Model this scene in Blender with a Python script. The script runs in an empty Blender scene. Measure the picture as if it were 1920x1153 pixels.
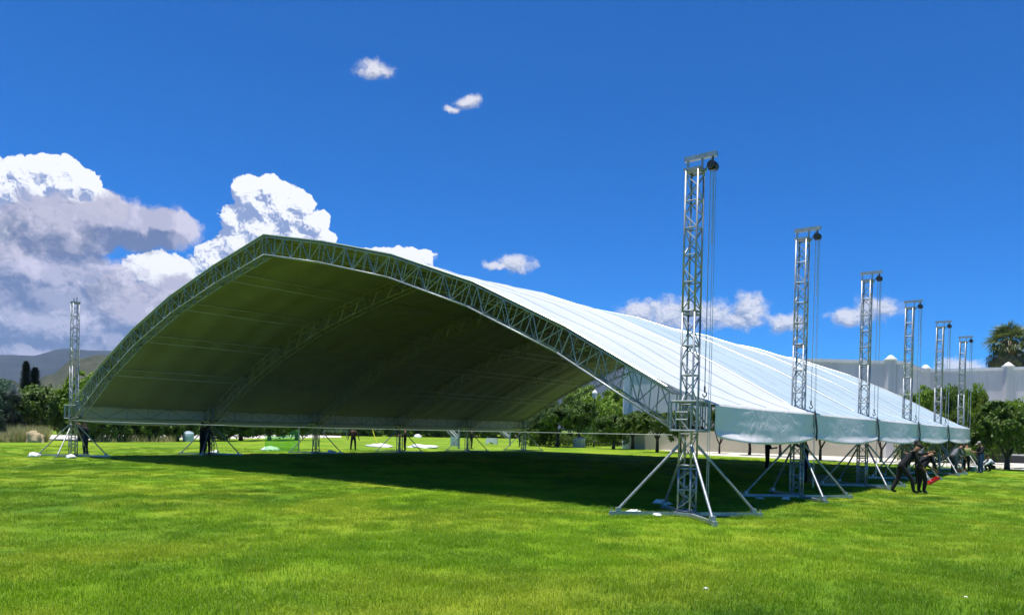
import bpy, bmesh, math, random
from mathutils import Vector, Matrix, noise
random.seed(7)
R = math.radians
C = bpy.context.scene.collection
S = bpy.context.scene

# ---------------------------------------------------------------- camera
F_PX = 1415.67; SH = 243.85; PITCH, ROLL, YAW = -0.01117, 0.02234, -0.67907
CAM = Vector((23.961, -15.474, 1.846))
fw = Vector((math.sin(YAW)*math.cos(PITCH), math.cos(YAW)*math.cos(PITCH), math.sin(PITCH)))
_r = Vector((math.cos(YAW), -math.sin(YAW), 0)); _u = _r.cross(fw)
rt = _r*math.cos(ROLL)+_u*math.sin(ROLL); up = -_r*math.sin(ROLL)+_u*math.cos(ROLL)
cd = bpy.data.cameras.new('camera'); cam = bpy.data.objects.new('camera', cd); C.objects.link(cam)
m = Matrix((rt, up, -fw)).transposed().to_4x4(); m.translation = CAM; cam.matrix_world = m
cd.sensor_width = 36; cd.lens = F_PX/1920*36; cd.shift_y = SH/1920; cd.clip_end = 20000; cd.clip_start = .1
S.camera = cam
S.view_settings.view_transform = 'Standard'; S.view_settings.look = 'None'
S.view_settings.exposure = 0.6; S.view_settings.gamma = 1
def ray(px, py): return fw + rt*((px-960)/F_PX) - up*((py-576.5-SH)/F_PX)
def G(px, py, z=0.0):
    d = ray(px, py); return CAM + d*((z-CAM.z)/d.z)
def at(px, py, dist):
    d = ray(px, py); return CAM + d*(dist/math.hypot(d.x, d.y))

# ---------------------------------------------------------------- sun + sky
SUNV = Vector((-0.07, -0.075, 1)).normalized()
sl = bpy.data.lights.new('sun', 'SUN'); sl.energy = 4.9; sl.angle = R(.53); sl.color = (1, .965, .9)
sun = bpy.data.objects.new('sun', sl); C.objects.link(sun)
sun.rotation_euler = SUNV.to_track_quat('Z', 'Y').to_euler(); sun.location = (0, 0, 60)

class NT:
    def __init__(s, nt): s.nt = nt; s.n = nt.nodes; s.l = nt.links
    def put(s, sock, v):
        if isinstance(v, bpy.types.NodeSocket): s.l.new(v, sock)
        elif v is not None: sock.default_value = v
    def node(s, t, ins=None, out=0, **kw):
        nd = s.n.new(t)
        for k, v in kw.items(): setattr(nd, k, v)
        for k, v in (ins or {}).items(): s.put(nd.inputs[k], v)
        return nd.outputs[out]
    def m(s, op, a, b=None, c=None, clamp=False):
        nd = s.n.new('ShaderNodeMath'); nd.operation = op; nd.use_clamp = clamp
        s.put(nd.inputs[0], a); s.put(nd.inputs[1], b); s.put(nd.inputs[2], c); return nd.outputs[0]
    def v(s, op, a, b=None, out=0):
        nd = s.n.new('ShaderNodeVectorMath'); nd.operation = op
        s.put(nd.inputs[0], a); s.put(nd.inputs[1], b); return nd.outputs[out]
    def noise(s, vec, scale, detail=4, rough=.5, dist=0, out=0):
        return s.node('ShaderNodeTexNoise', {'Vector': vec, 'Scale': scale, 'Detail': detail, 'Roughness': rough, 'Distortion': dist}, out)
    def ramp(s, x, a, b, c=0., d=1., smooth=False):
        return s.node('ShaderNodeMapRange', {0: x, 1: a, 2: b, 3: c, 4: d}, interpolation_type='SMOOTHSTEP' if smooth else 'LINEAR')
    def mix(s, f, a, b):
        nd = s.n.new('ShaderNodeMix'); nd.data_type = 'RGBA'
        s.put(nd.inputs[0], f)
        for i, q in ((6, a), (7, b)):
            if isinstance(q, tuple): q = (*q, 1) if len(q) == 3 else q
            s.put(nd.inputs[i], q)
        return nd.outputs[2]

W_ = bpy.data.worlds.new('World'); S.world = W_; W_.use_nodes = True
t = NT(W_.node_tree); t.n.clear()
sky = t.n.new('ShaderNodeTexSky'); sky.sky_type = 'NISHITA'; sky.sun_disc = False
sky.sun_elevation = math.asin(SUNV.z); sky.sun_rotation = math.atan2(SUNV.x, SUNV.y)
sky.air_density = .75; sky.dust_density = .15; sky.ozone_density = 4.0; sky.altitude = 1900
SKY_STR = 0.105
def azel(px, py):
    d = ray(px, py).normalized(); return math.degrees(math.atan2(d.x, d.y)), math.degrees(math.asin(d.z))
dirv = t.node('ShaderNodeTexCoord', out=0)
sep = t.n.new('ShaderNodeSeparateXYZ'); t.l.new(dirv, sep.inputs[0])
az = t.m('DEGREES', t.m('ARCTAN2', sep.outputs[0], sep.outputs[1])); el = t.m('DEGREES', t.m('ARCSINE', sep.outputs[2]))
P0 = t.node('ShaderNodeCombineXYZ', {0: az, 1: el})
def noise2(P, sc, de, ro, out=0): return t.node('ShaderNodeTexNoise', {'Vector': P, 'Scale': sc, 'Detail': de, 'Roughness': ro}, out, noise_dimensions='2D')
warp = t.v('MULTIPLY', t.v('SUBTRACT', noise2(P0, .55, 5, .6, 1), (.5, .5, .5)), (1.6, 1.2, 0))
def blobfield(P, blobs):
    f = None
    for (px, py, rx, ry) in blobs:
        a0, e0 = azel(px, py); a1, _ = azel(px+rx, py); _, e1 = azel(px, py-ry)
        q = t.v('MULTIPLY', t.v('SUBTRACT', P, (a0, e0, 0)), (1/max(.1, abs(a1-a0)), 1/max(.1, abs(e1-e0)), 0))
        d = t.m('SUBTRACT', 1.0, t.v('LENGTH', q, out=1))
        f = d if f is None else t.m('MAXIMUM', f, d)
    return f
def puffs(P, s):
    v1 = t.node('ShaderNodeTexVoronoi', {'Vector': P, 'Scale': .62*s, 'Detail': 3.0, 'Roughness': .55, 'Lacunarity': 2.1, 'Smoothness': .45}, feature='SMOOTH_F1', normalize=True, voronoi_dimensions='2D')
    n1 = noise2(P, .9*s, 7, .6)
    return t.m('ADD', t.m('MULTIPLY', t.m('SUBTRACT', .42, v1), .95), t.m('MULTIPLY', t.m('SUBTRACT', n1, .5), .75))
CUM = [  # bright cumulus heads
 (15, 360, 75, 55), (35, 318, 30, 22), (85, 312, 32, 24), (135, 318, 30, 24), (172, 350, 26, 26), (205, 395, 34, 28), (60, 345, 60, 55), (118, 340, 62, 52), (160, 385, 60, 45), (75, 420, 110, 60), (0, 430, 80, 60),
 (478, 378, 44, 50), (535, 398, 50, 55), (455, 358, 26, 24), (500, 352, 28, 25), (560, 378, 28, 27), (590, 420, 28, 28), (432, 415, 24, 30), (610, 445, 22, 20), (500, 440, 80, 65), (455, 470, 55, 55), (565, 452, 58, 38), (430, 500, 80, 50),
 (715, 488, 44, 24), (768, 488, 48, 27),
 (290, 520, 70, 50), (260, 560, 90, 45), (330, 515, 55, 38)]
WISP = [(707, 133, 44, 21), (880, 193, 30, 17), (845, 202, 22, 9), (965, 493, 38, 19), (935, 498, 30, 9),
 (1200, 590, 50, 28), (1260, 590, 80, 36), (1330, 590, 70, 34), (1400, 572, 34, 28), (1412, 590, 36, 30), (1385, 600, 60, 22),
 (1470, 606, 45, 22), (1640, 578, 52, 26), (1600, 592, 50, 20),
 (1800, 690, 60, 22), (1905, 668, 45, 30)]
GREY = [(230, 420, 150, 52), (310, 425, 70, 38), (120, 430, 120, 70), (80, 520, 190, 95), (250, 600, 150, 80), (120, 620, 220, 70), (0, 600, 150, 90),
 (340, 560, 70, 50), (-60, 500, 160, 120), (60, 660, 260, 40)]
def layer(blobs, s, bias, gain, soft, up_, k, lo, fk=1.6):
    Pw = t.v('ADD', P0, warp)
    def h(P): return t.m('ADD', t.m('MULTIPLY', t.m('ADD', blobfield(P, blobs), bias), gain), puffs(P, s))
    h0 = h(Pw); h1 = h(t.v('ADD', Pw, up_))
    a = t.ramp(h0, 0, soft, smooth=True)
    n0 = noise2(Pw, 2.6*s, 5, .62); n1 = noise2(t.v('ADD', Pw, tuple(c*.22 for c in up_)), 2.6*s, 5, .62)
    li = t.m('ADD', t.m('ADD', lo, t.m('MULTIPLY', t.m('SUBTRACT', n0, n1), k*fk)), t.m('MULTIPLY', t.m('SUBTRACT', h0, h1), k), clamp=True)
    return a, li
# clear sky colour: deep, saturated, as photographed
skyc = t.node('ShaderNodeHueSaturation', {'Hue': .5, 'Saturation': 1.15, 'Value': 1.0, 'Color': sky.outputs[0]})
skyc = t.v('MULTIPLY', skyc, (.06, .70, 1.14))
K = .84/SKY_STR
def kc(r, g, b): return (r*K, g*K, b*K)
aG, lG = layer(GREY, .8, .0, 1.5, .45, (.30, .9, 0), 1.4, .32, .7)
patch = t.ramp(noise2(P0, .33, 4, .55), .50, .64, smooth=True)
lG = t.m('ADD', t.m('MULTIPLY', lG, .65), t.m('MULTIPLY', patch, .42), clamp=True)
aC, lC = layer(CUM, 1.3, -.02, 2.1, .14, (.35, .75, 0), 1.3, .50, 2.1)
aW, lW = layer(WISP, 1.7, .02, 1.2, .9, (.15, .4, 0), 1.0, .5)
gcol = t.mix(lG, kc(.13, .165, .29), kc(.58, .55, .66))
ccol = t.mix(lC, kc(.22, .29, .50), kc(.82, .83, .87))
wcol = t.mix(lW, kc(.27, .31, .42), kc(.75, .73, .74))
col = t.mix(t.m('MULTIPLY', aW, .82), skyc, wcol)
col = t.mix(t.m('MULTIPLY', aC, .98), col, ccol)
col = t.mix(t.m('MULTIPLY', aG, .93), col, gcol)
bg = t.n.new('ShaderNodeBackground'); t.put(bg.inputs[0], col); bg.inputs[1].default_value = SKY_STR
wo = t.n.new('ShaderNodeOutputWorld'); t.l.new(bg.outputs[0], wo.inputs[0])
S.cycles.max_bounces = 6; S.cycles.diffuse_bounces = 4; S.cycles.glossy_bounces = 3; S.cycles.use_adaptive_sampling = True; S.cycles.adaptive_threshold = .02
W_.cycles.sampling_method = 'MANUAL'; W_.cycles.sample_map_resolution = 512

# ---------------------------------------------------------------- materials
def mat(name, fn=None, col=(.5, .5, .5), rough=.6, metal=0., spec=.5):
    M = bpy.data.materials.new(name); M.use_nodes = True
    q = NT(M.node_tree); b = q.n['Principled BSDF']
    b.inputs['Base Color'].default_value = (*col, 1); b.inputs['Roughness'].default_value = rough
    b.inputs['Metallic'].default_value = metal; b.inputs['Specular IOR Level'].default_value = spec
    if fn: fn(q, b)
    return M
def bump(q, b, h, strength=.3, dist=.02):
    q.put(b.inputs['Normal'], q.node('ShaderNodeBump', {'Height': h, 'Strength': strength, 'Distance': dist}))
def geo(q): return q.node('ShaderNodeNewGeometry', out=0)
def objc(q): return q.node('ShaderNodeTexCoord', out=3)
def mottled(a, b_, scale=3., rough=.7, bs=.15, bd=.01, metal=0, spec=.4, name='m'):
    def fn(q, b):
        n = q.noise(objc(q), scale, 6, .62)
        q.put(b.inputs['Base Color'], q.mix(q.ramp(n, .3, .7), a, b_))
        bump(q, b, q.noise(objc(q), scale*6, 4), bs, bd)
    return mat(name, fn, rough=rough, metal=metal, spec=spec)

def f_alu(q, b):
    n = q.noise(geo(q), 9, 5, .6); n2 = q.noise(geo(q), 1.3, 3)
    q.put(b.inputs['Base Color'], q.mix(q.ramp(n, .35, .7), (.27, .285, .30), (.42, .44, .46)))
    q.put(b.inputs['Roughness'], q.ramp(n2, .3, .7, .40, .58))
M_alu = mat('aluminium', f_alu, metal=.55)
def f_steel(q, b):
    n = q.noise(geo(q), 14, 5, .6)
    q.put(b.inputs['Base Color'], q.mix(q.ramp(n, .35, .7), (.36, .39, .40), (.55, .57, .57)))
M_steel = mat('galvanised', f_steel, metal=.7, rough=.42)
M_dark = mottled((.015, .015, .017), (.03, .03, .034), 8, .45, name='black_housing')
M_strap = mottled((.03, .045, .06), (.05, .06, .075), 9, .8, name='dark_strap')
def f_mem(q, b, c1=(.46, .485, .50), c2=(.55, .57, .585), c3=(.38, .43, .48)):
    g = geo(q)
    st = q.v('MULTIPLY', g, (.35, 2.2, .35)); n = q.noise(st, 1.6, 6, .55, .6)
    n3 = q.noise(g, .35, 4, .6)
    fold_streaks = q.m('MULTIPLY', q.ramp(q.noise(q.v('MULTIPLY', g, (.5, 3, .5)), .9, 5, .6), .45, .70), .6)  # bluish shading of the folds, painted into the cloth colour as streaks
    q.put(b.inputs['Base Color'], q.mix(fold_streaks, q.mix(n3, c1, c2), c3))
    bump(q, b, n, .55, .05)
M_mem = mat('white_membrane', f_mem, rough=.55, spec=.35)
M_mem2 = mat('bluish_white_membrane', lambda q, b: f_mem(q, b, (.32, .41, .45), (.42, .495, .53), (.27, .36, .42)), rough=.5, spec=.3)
def f_val(q, b):
    g = geo(q)
    n = q.noise(q.v('MULTIPLY', g, (1, 1.2, 1.0)), 1.5, 7, .6, 1.2)
    cr = q.m('ABSOLUTE', q.m('SUBTRACT', q.noise(g, 1.1, 3, .5, .8), .5))
    h = q.m('ADD', q.m('MULTIPLY', n, .6), q.m('MULTIPLY', q.ramp(cr, 0, .05), .5))
    q.put(b.inputs['Base Color'], q.mix(q.noise(g, 1.2, 4), (.68, .63, .61), (.78, .74, .72)))
    bump(q, b, h, .22, .05)
M_under = mottled((.235, .245, .32), (.29, .30, .385), 1.2, .8, .3, .02, name='shaded_underside')  # roof underside: its shade is put into a darker, bluish colour
M_val = mat('valance_fabric', f_val, rough=.5, spec=.4)

def grass_color(q, blade=False):
    g = geo(q); s = q.n.new('ShaderNodeSeparateXYZ'); q.l.new(g, s.inputs[0])
    p = q.node('ShaderNodeCombineXYZ', {0: s.outputs[0], 1: s.outputs[1]})
    big = q.noise(q.v('MULTIPLY', p, (1, 1, 1)), .16, 5, .6, .7)
    mid = q.noise(q.v('ADD', p, (31, 7, 0)), .75, 5, .62, .5)
    yel = q.noise(q.v('ADD', p, (-11, 57, 0)), .30, 5, .6, .5)
    fine = q.noise(p, 9 if not blade else 25, 3, .7)
    dark, lime, yellow = (.095, .225, .004), (.275, .470, .006), (.48, .55, .03)
    c = q.mix(q.ramp(q.m('ADD', q.m('MULTIPLY', big, .70), q.m('MULTIPLY', mid, .30)), .40, .60), dark, lime)
    c = q.mix(q.m('MULTIPLY', q.ramp(yel, .44, .64), .8), c, yellow)
    c = q.mix(q.m('MULTIPLY', q.ramp(fine, .35, .75), .45), c, (.16, .27, .02))
    return c, fine, p
def f_grass(q, b):
    c, fine, p = grass_color(q)
    c = q.mix(q.m('MULTIPLY', q.ramp(q.noise(p, 38, 3, .7), .62, .4), .55), c, (.02, .06, .003))
    q.put(b.inputs['Base Color'], q.mix(.12, c, (.02, .05, .003)))
    h = q.m('ADD', q.noise(p, 22, 5, .75), q.m('MULTIPLY', q.noise(p, 2.4, 4, .6), 1.2))
    bump(q, b, h, .9, .06)
M_grass = mat('lawn', f_grass, rough=.85, spec=.15)
def f_blade(q, b):
    c, fine, p = grass_color(q, True)
    rnd = q.node('ShaderNodeNewGeometry', out=8)  # random per island
    c = q.mix(q.ramp(rnd, 0, 1, 0, .5), c, (.17, .31, .018))
    c = q.mix(q.ramp(rnd, .93, .97, 0, .6), c, (.42, .40, .14))
    q.put(b.inputs['Base Color'], c)
    tr = q.node('ShaderNodeBsdfTranslucent', {'Color': c}); mx = q.n.new('ShaderNodeMixShader')
    mx.inputs[0].default_value = .45; q.l.new(b.outputs[0], mx.inputs[1]); q.l.new(tr, mx.inputs[2])
    q.l.new(mx.outputs[0], q.n['Material Output'].inputs[0])
M_blade = mat('grass_blade', f_blade, rough=.5, spec=.3)

def leaf_mat(name, a, b_, c=None, transl=.3):
    def fn(q, b):
        rnd = q.node('ShaderNodeNewGeometry', out=8); g = geo(q)
        k = q.m('ADD', q.m('MULTIPLY', rnd, .55), q.m('MULTIPLY', q.ramp(q.noise(g, .9, 4), .3, .7), .5), clamp=True)
        col = q.mix(k, a, b_)
        if c: col = q.mix(q.ramp(q.noise(g, .5, 3), .58, .7, 0, .7), col, c)
        q.put(b.inputs['Base Color'], col)
        tr = q.node('ShaderNodeBsdfTranslucent', {'Color': col}); mx = q.n.new('ShaderNodeMixShader')
        mx.inputs[0].default_value = transl; q.l.new(b.outputs[0], mx.inputs[1]); q.l.new(tr, mx.inputs[2])
        q.l.new(mx.outputs[0], q.n['Material Output'].inputs[0])
    return mat(name, fn, rough=.5, spec=.35)
M_leaf = leaf_mat('leaves_dark', (.026, .062, .008), (.14, .235, .022))
M_leaf2 = leaf_mat('leaves_bright', (.075, .155, .008), (.25, .38, .018), (.20, .20, .03))
M_conif = leaf_mat('conifer_needles', (.006, .016, .010), (.018, .036, .018), transl=.1)
M_pale = leaf_mat('pale_leaves', (.05, .11, .06), (.12, .20, .12))
M_reed = leaf_mat('dry_reed', (.22, .22, .07), (.48, .45, .22))
M_palm = leaf_mat('palm_green', (.05, .075, .014), (.18, .21, .05))
M_palmdry = leaf_mat('palm_dry', (.14, .095, .04), (.36, .26, .12), transl=.15)
M_agave = leaf_mat('grey_spikes', (.10, .12, .12), (.30, .33, .34), transl=.1)
M_bark = mottled((.035, .026, .018), (.10, .08, .06), 6, .9, .6, .03, name='bark')
def f_wall(q, b):
    g = objc(q); n = q.noise(g, .35, 6, .6); st = q.noise(q.v('MULTIPLY', g, (1.6, 1.6, .12)), 1.0, 5, .65)
    q.put(b.inputs['Base Color'], q.mix(q.m('MULTIPLY', q.ramp(st, .5, .75), .45), q.mix(q.ramp(n, .3, .7), (.54, .54, .54), (.64, .635, .63)), (.33, .33, .33)))
M_wall = mat('grey_render', f_wall, rough=.9)
M_cream = mottled((.48, .44, .34), (.58, .53, .41), .7, .9, .3, .01, name='cream_render')
M_white = mottled((.66, .66, .66), (.80, .80, .79), 2, .7, .2, .01, name='white_paint')
M_pave = mottled((.45, .42, .36), (.60, .56, .48), .8, .9, .3, .01, name='pale_paving')
M_plastic = mottled((.70, .72, .74), (.85, .86, .87), 3, .4, .5, .04, name='white_sheet')
M_red = mottled((.55, .02, .012), (.70, .035, .02), 5, .4, name='red_plastic')
M_orange = mottled((.45, .10, .04), (.55, .14, .05), 5, .5, name='orange_plastic')
M_blue = mottled((.05, .16, .35), (.08, .22, .42), 5, .5, name='blue_plastic')
M_yellow = mottled((.60, .55, .02), (.7, .64, .04), 5, .6, name='yellow_strap')
M_tank = mottled((.42, .52, .58), (.50, .60, .66), 3, .5, name='pale_blue_tank')
M_tan = mottled((.30, .24, .14), (.42, .34, .20), 2, .9, .6, .05, name='tan')
M_box = mottled((.50, .48, .38), (.60, .57, .46), 3, .7, name='beige_box')
M_lens = mottled((.55, .58, .60), (.7, .72, .72), 3, .3, name='lamp_glass')
def f_green(q, b):
    c = (.10, .42, .16)
    q.put(b.inputs['Base Color'], (*c, 1))
    tr = q.node('ShaderNodeBsdfTransparent', {'Color': (.55, .9, .5, 1)}); mx = q.n.new('ShaderNodeMixShader')
    mx.inputs[0].default_value = .72; q.l.new(b.outputs[0], mx.inputs[1]); q.l.new(tr, mx.inputs[2])
    q.l.new(mx.outputs[0], q.n['Material Output'].inputs[0])
M_net = mat('green_net', f_green, rough=.6)
def f_hill(a, b_):
    def fn(q, b):
        g = geo(q); n = q.ramp(q.noise(g, .016, 8, .7), .35, .65); n2 = q.ramp(q.noise(g, .13, 4, .75), .42, .58)
        q.put(b.inputs['Base Color'], q.mix(q.m('ADD', q.m('MULTIPLY', n, .6), q.m('MULTIPLY', n2, .4)), a, b_))
    return fn
M_hill = mat('scrub_hill', f_hill((.018, .028, .016), (.085, .085, .055)), rough=.95, spec=.05)
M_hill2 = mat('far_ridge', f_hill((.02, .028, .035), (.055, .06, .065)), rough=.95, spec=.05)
def cloth(name, c): return mottled(tuple(x*.75 for x in c), tuple(min(1, x*1.2) for x in c), 12, .9, .3, .02, name=name)
M_skin = cloth('skin', (.30, .16, .10)); M_black = cloth('black_cloth', (.012, .012, .014)); M_char = cloth('charcoal_cloth', (.05, .055, .065))
M_jeans = cloth('blue_jeans', (.035, .08, .20)); M_djeans = cloth('dark_jeans', (.015, .03, .07)); M_plaid = cloth('yellow_shirt', (.38, .40, .14))
M_lgrey = cloth('pale_grey_shirt', (.55, .57, .64)); M_gshirt = cloth('grey_shirt', (.17, .18, .20)); M_brown = cloth('brown_top', (.05, .025, .018))
M_hair = cloth('dark_hair', (.012, .009, .007)); M_shoe = cloth('grey_shoe', (.20, .21, .22)); M_bshoe = cloth('black_shoe', (.02, .02, .02)); M_cap = cloth('grey_cap', (.30, .28, .26))

# ---------------------------------------------------------------- object helpers
def link(name, me, M=None, parent=None):
    o = bpy.data.objects.new(name, me); C.objects.link(o)
    if M and me and not me.materials: me.materials.append(M)
    if parent: o.parent = parent
    return o
def tag(o, label=None, cat=None, group=None, kind=None):
    for k, v in (('label', label), ('category', cat), ('group', group), ('kind', kind)):
        if v: o[k] = v
    return o
def thing(name, label, cat, loc=(0, 0, 0), rz=0, group=None):
    o = bpy.data.objects.new(name, None); C.objects.link(o); o.location = loc; o.rotation_euler.z = rz
    o.empty_display_size = .3
    return tag(o, label, cat, group)
def copy_tree(o, parent=None):
    c = o.copy(); C.objects.link(c); c.parent = parent
    for ch in o.children: copy_tree(ch, c)
    return c
def mesh(name, vs, fs, smooth=False):
    me = bpy.data.meshes.new(name); me.from_pydata(vs, [], fs); me.update()
    if smooth: me.shade_smooth()
    return me
class MB:
    def __init__(s): s.v = []; s.f = []
    def add(s, vs, fs):
        n = len(s.v); s.v += [tuple(v) for v in vs]; s.f += [tuple(i+n for i in f) for f in fs]; return s
    def box(s, lo, hi, rot=None, org=(0, 0, 0)):
        (a, b, c), (d, e, f) = lo, hi
        vs = [Vector(p) for p in ((a, b, c), (d, b, c), (d, e, c), (a, e, c), (a, b, f), (d, b, f), (d, e, f), (a, e, f))]
        if rot is not None: vs = [rot @ v + Vector(org) for v in vs]
        return s.add(vs, [(0, 3, 2, 1), (4, 5, 6, 7), (0, 1, 5, 4), (1, 2, 6, 5), (2, 3, 7, 6), (3, 0, 4, 7)])
    def tube(s, pts, r, n=8, r2=None, caps=True):
        pts = [Vector(p) for p in pts]; N = len(pts); rings = []
        for i, p in enumerate(pts):
            d = (pts[min(i+1, N-1)]-pts[max(i-1, 0)]).normalized()
            a = d.orthogonal().normalized() if i == 0 else (pa - d*pa.dot(d)).normalized()
            pa = a; b = d.cross(a)
            rr = r if r2 is None else r+(r2-r)*i/(N-1)
            if isinstance(r, (list, tuple)): rr = r[i]
            rings.append([p+(a*math.cos(2*math.pi*k/n)+b*math.sin(2*math.pi*k/n))*rr for k in range(n)])
        vs = [v for q in rings for v in q]
        fs = [(i*n+k, i*n+(k+1) % n, (i+1)*n+(k+1) % n, (i+1)*n+k) for i in range(N-1) for k in range(n)]
        if caps: fs += [tuple(range(n))[::-1], tuple((N-1)*n+k for k in range(n))]
        return s.add(vs, fs)
    def lathe(s, prof, n=16, org=(0, 0, 0)):
        o = Vector(org)
        vs = [o+Vector((r*math.cos(2*math.pi*k/n), r*math.sin(2*math.pi*k/n), z)) for r, z in prof for k in range(n)]
        fs = [(i*n+k, i*n+(k+1) % n, (i+1)*n+(k+1) % n, (i+1)*n+k) for i in range(len(prof)-1) for k in range(n)]
        fs += [tuple(range(n))[::-1], tuple((len(prof)-1)*n+k for k in range(n))]
        return s.add(vs, fs)
    def build(s, name, M=None, parent=None, smooth=False):
        return link(name, mesh(name, s.v, s.f, smooth), M, parent)
_unit = {}
def rod(name, a, b, r, M, parent):
    a = Vector(a); b = Vector(b); key = M.name
    if key not in _unit:
        _unit[key] = MB().tube([(0, 0, 0), (0, 0, 1)], 1, 8)
        me = mesh('rod', _unit[key].v, _unit[key].f)
        for p in me.polygons: p.use_smooth = len(p.vertices) == 4
        me.materials.append(M); _unit[key] = me
    o = bpy.data.objects.new(name, _unit[key]); C.objects.link(o); o.parent = parent
    d = b-a
    o.location = a; o.rotation_mode = 'QUATERNION'; o.rotation_quaternion = d.to_track_quat('Z', 'Y'); o.scale = (r, r, d.length)
    return o

# ---------------------------------------------------------------- ground
def hz(x, y):   # gentle unevenness of the lawn
    d = math.hypot(x-CAM.x, y-CAM.y)
    k = max(0., 1-max(0, d-9)/26)
    out = min(1., max(0., (-.5-y)/3))
    return (noise.noise((x*.16, y*.16, 3.1))*.10+noise.noise((x*.5, y*.5, 9))*.035)*k*out
def ground_mesh():
    xs = [-3500, -1200, -500, -200, -120] + [-80+i*2 for i in range(40)] + [i*.5 for i in range(0, 81)] + [42+i*4 for i in range(10)] + [120, 300, 900, 3500]
    ys = [-3500, -900, -200, -60] + [-40+i*4 for i in range(5)] + [-20+i*.5 for i in range(60)] + [12+i*3 for i in range(30)] + [120, 200, 400, 1000, 3500]
    vs = [(x, y, hz(x, y)) for y in ys for x in xs]; n = len(xs)
    fs = [(j*n+i, j*n+i+1, (j+1)*n+i+1, (j+1)*n+i) for j in range(len(ys)-1) for i in range(n-1)]
    return mesh('ground', vs, fs, True)
tag(link('ground', ground_mesh(), M_grass), kind='structure')

# grass tufts, placed round the part of the lawn that shows its blades
def tuft(seed, n=130, w=.26, h=.052):
    rr = random.Random(seed); vs = []; fs = []
    for _ in range(n):
        x, y = rr.uniform(-w, w), rr.uniform(-w, w); a = rr.uniform(0, 6.28); hh = h*rr.uniform(.5, 1.35); le = hh*rr.uniform(.15, .9)
        wx, wy = math.cos(a)*.0028, math.sin(a)*.0028; b = a+math.pi/2+rr.uniform(-.6, .6); lx, ly = math.cos(b)*le, math.sin(b)*le
        k = len(vs)
        vs += [(x-wx, y-wy, -.01), (x+wx, y+wy, -.01), (x+lx*.35+wx*.8, y+ly*.35+wy*.8, hh*.6), (x+lx*.35-wx*.8, y+ly*.35-wy*.8, hh*.6), (x+lx, y+ly, hh)]
        fs += [(k, k+1, k+2, k+3), (k+3, k+2, k+4)]
    return mesh('tuft', vs, fs)
tc = bpy.data.collections.new('tufts')
for i in range(4):
    me = tuft(i); me.materials.append(M_blade); tc.objects.link(bpy.data.objects.new('tuft', me))
rg = random.Random(3); pts = []
def scatter(d0, d1, dens):
    a0, a1 = R(-78), R(-1)
    n = int(.5*(a1-a0)*(d1*d1-d0*d0)*dens)
    for _ in range(n):
        d = math.sqrt(rg.uniform(d0*d0, d1*d1)); a = rg.uniform(a0, a1)
        x, y = CAM.x+d*math.sin(a), CAM.y+d*math.cos(a)
        pts.append((x, y, hz(x, y)))
scatter(6, 13, 19); scatter(13, 22, 11); scatter(22, 36, 6); scatter(36, 48, 3); scatter(48, 60, 1.5)
gm = mesh('lawn_grass', pts, []); go = link('lawn_grass', gm); tag(go, 'short bright green lawn grass covering the foreground', 'grass', kind='stuff')
gn = bpy.data.node_groups.new('scatter_grass', 'GeometryNodeTree')
gn.interface.new_socket('Geometry', in_out='INPUT', socket_type='NodeSocketGeometry'); gn.interface.new_socket('Geometry', in_out='OUTPUT', socket_type='NodeSocketGeometry')
gi = gn.nodes.new('NodeGroupInput'); gO = gn.nodes.new('NodeGroupOutput')
iop = gn.nodes.new('GeometryNodeInstanceOnPoints'); ci = gn.nodes.new('GeometryNodeCollectionInfo'); ci.inputs[0].default_value = tc
ci.inputs['Separate Children'].default_value = True; ci.inputs['Reset Children'].default_value = True
rv = gn.nodes.new('FunctionNodeRandomValue'); rv.data_type = 'FLOAT_VECTOR'; rv.inputs[0].default_value = (0, 0, 0); rv.inputs[1].default_value = (.12, .12, 6.28)
rs = gn.nodes.new('FunctionNodeRandomValue'); rs.data_type = 'FLOAT_VECTOR'; rs.inputs[0].default_value = (.85, .85, .6); rs.inputs[1].default_value = (1.2, 1.2, 1.45); rs.inputs['Seed'].default_value = 5
L = gn.links.new
L(gi.outputs[0], iop.inputs['Points']); L(ci.outputs[0], iop.inputs['Instance']); iop.inputs['Pick Instance'].default_value = True
L(rv.outputs[0], iop.inputs['Rotation']); L(rs.outputs[0], iop.inputs['Scale']); L(iop.outputs[0], gO.inputs[0])
md = go.modifiers.new('scatter', 'NODES'); md.node_group = gn

# paths and paving beyond the lawn
def sheet(name, poly, z, M):
    return tag(link(name, mesh(name, [(p.x, p.y, z) for p in poly], [tuple(range(len(poly)))]), M), kind='structure')
sheet('pavement', [G(1150, 834), G(1330, 853.5), G(1500, 861), G(1700, 872), G(2300, 897), G(2300, 866), G(1700, 853), G(1330, 836), G(1150, 826)], .006, M_pave)
sheet('path', [G(-200, 827), G(170, 825), G(640, 820), G(640, 814), G(170, 815), G(-200, 815)], .006, M_pave)

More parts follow.
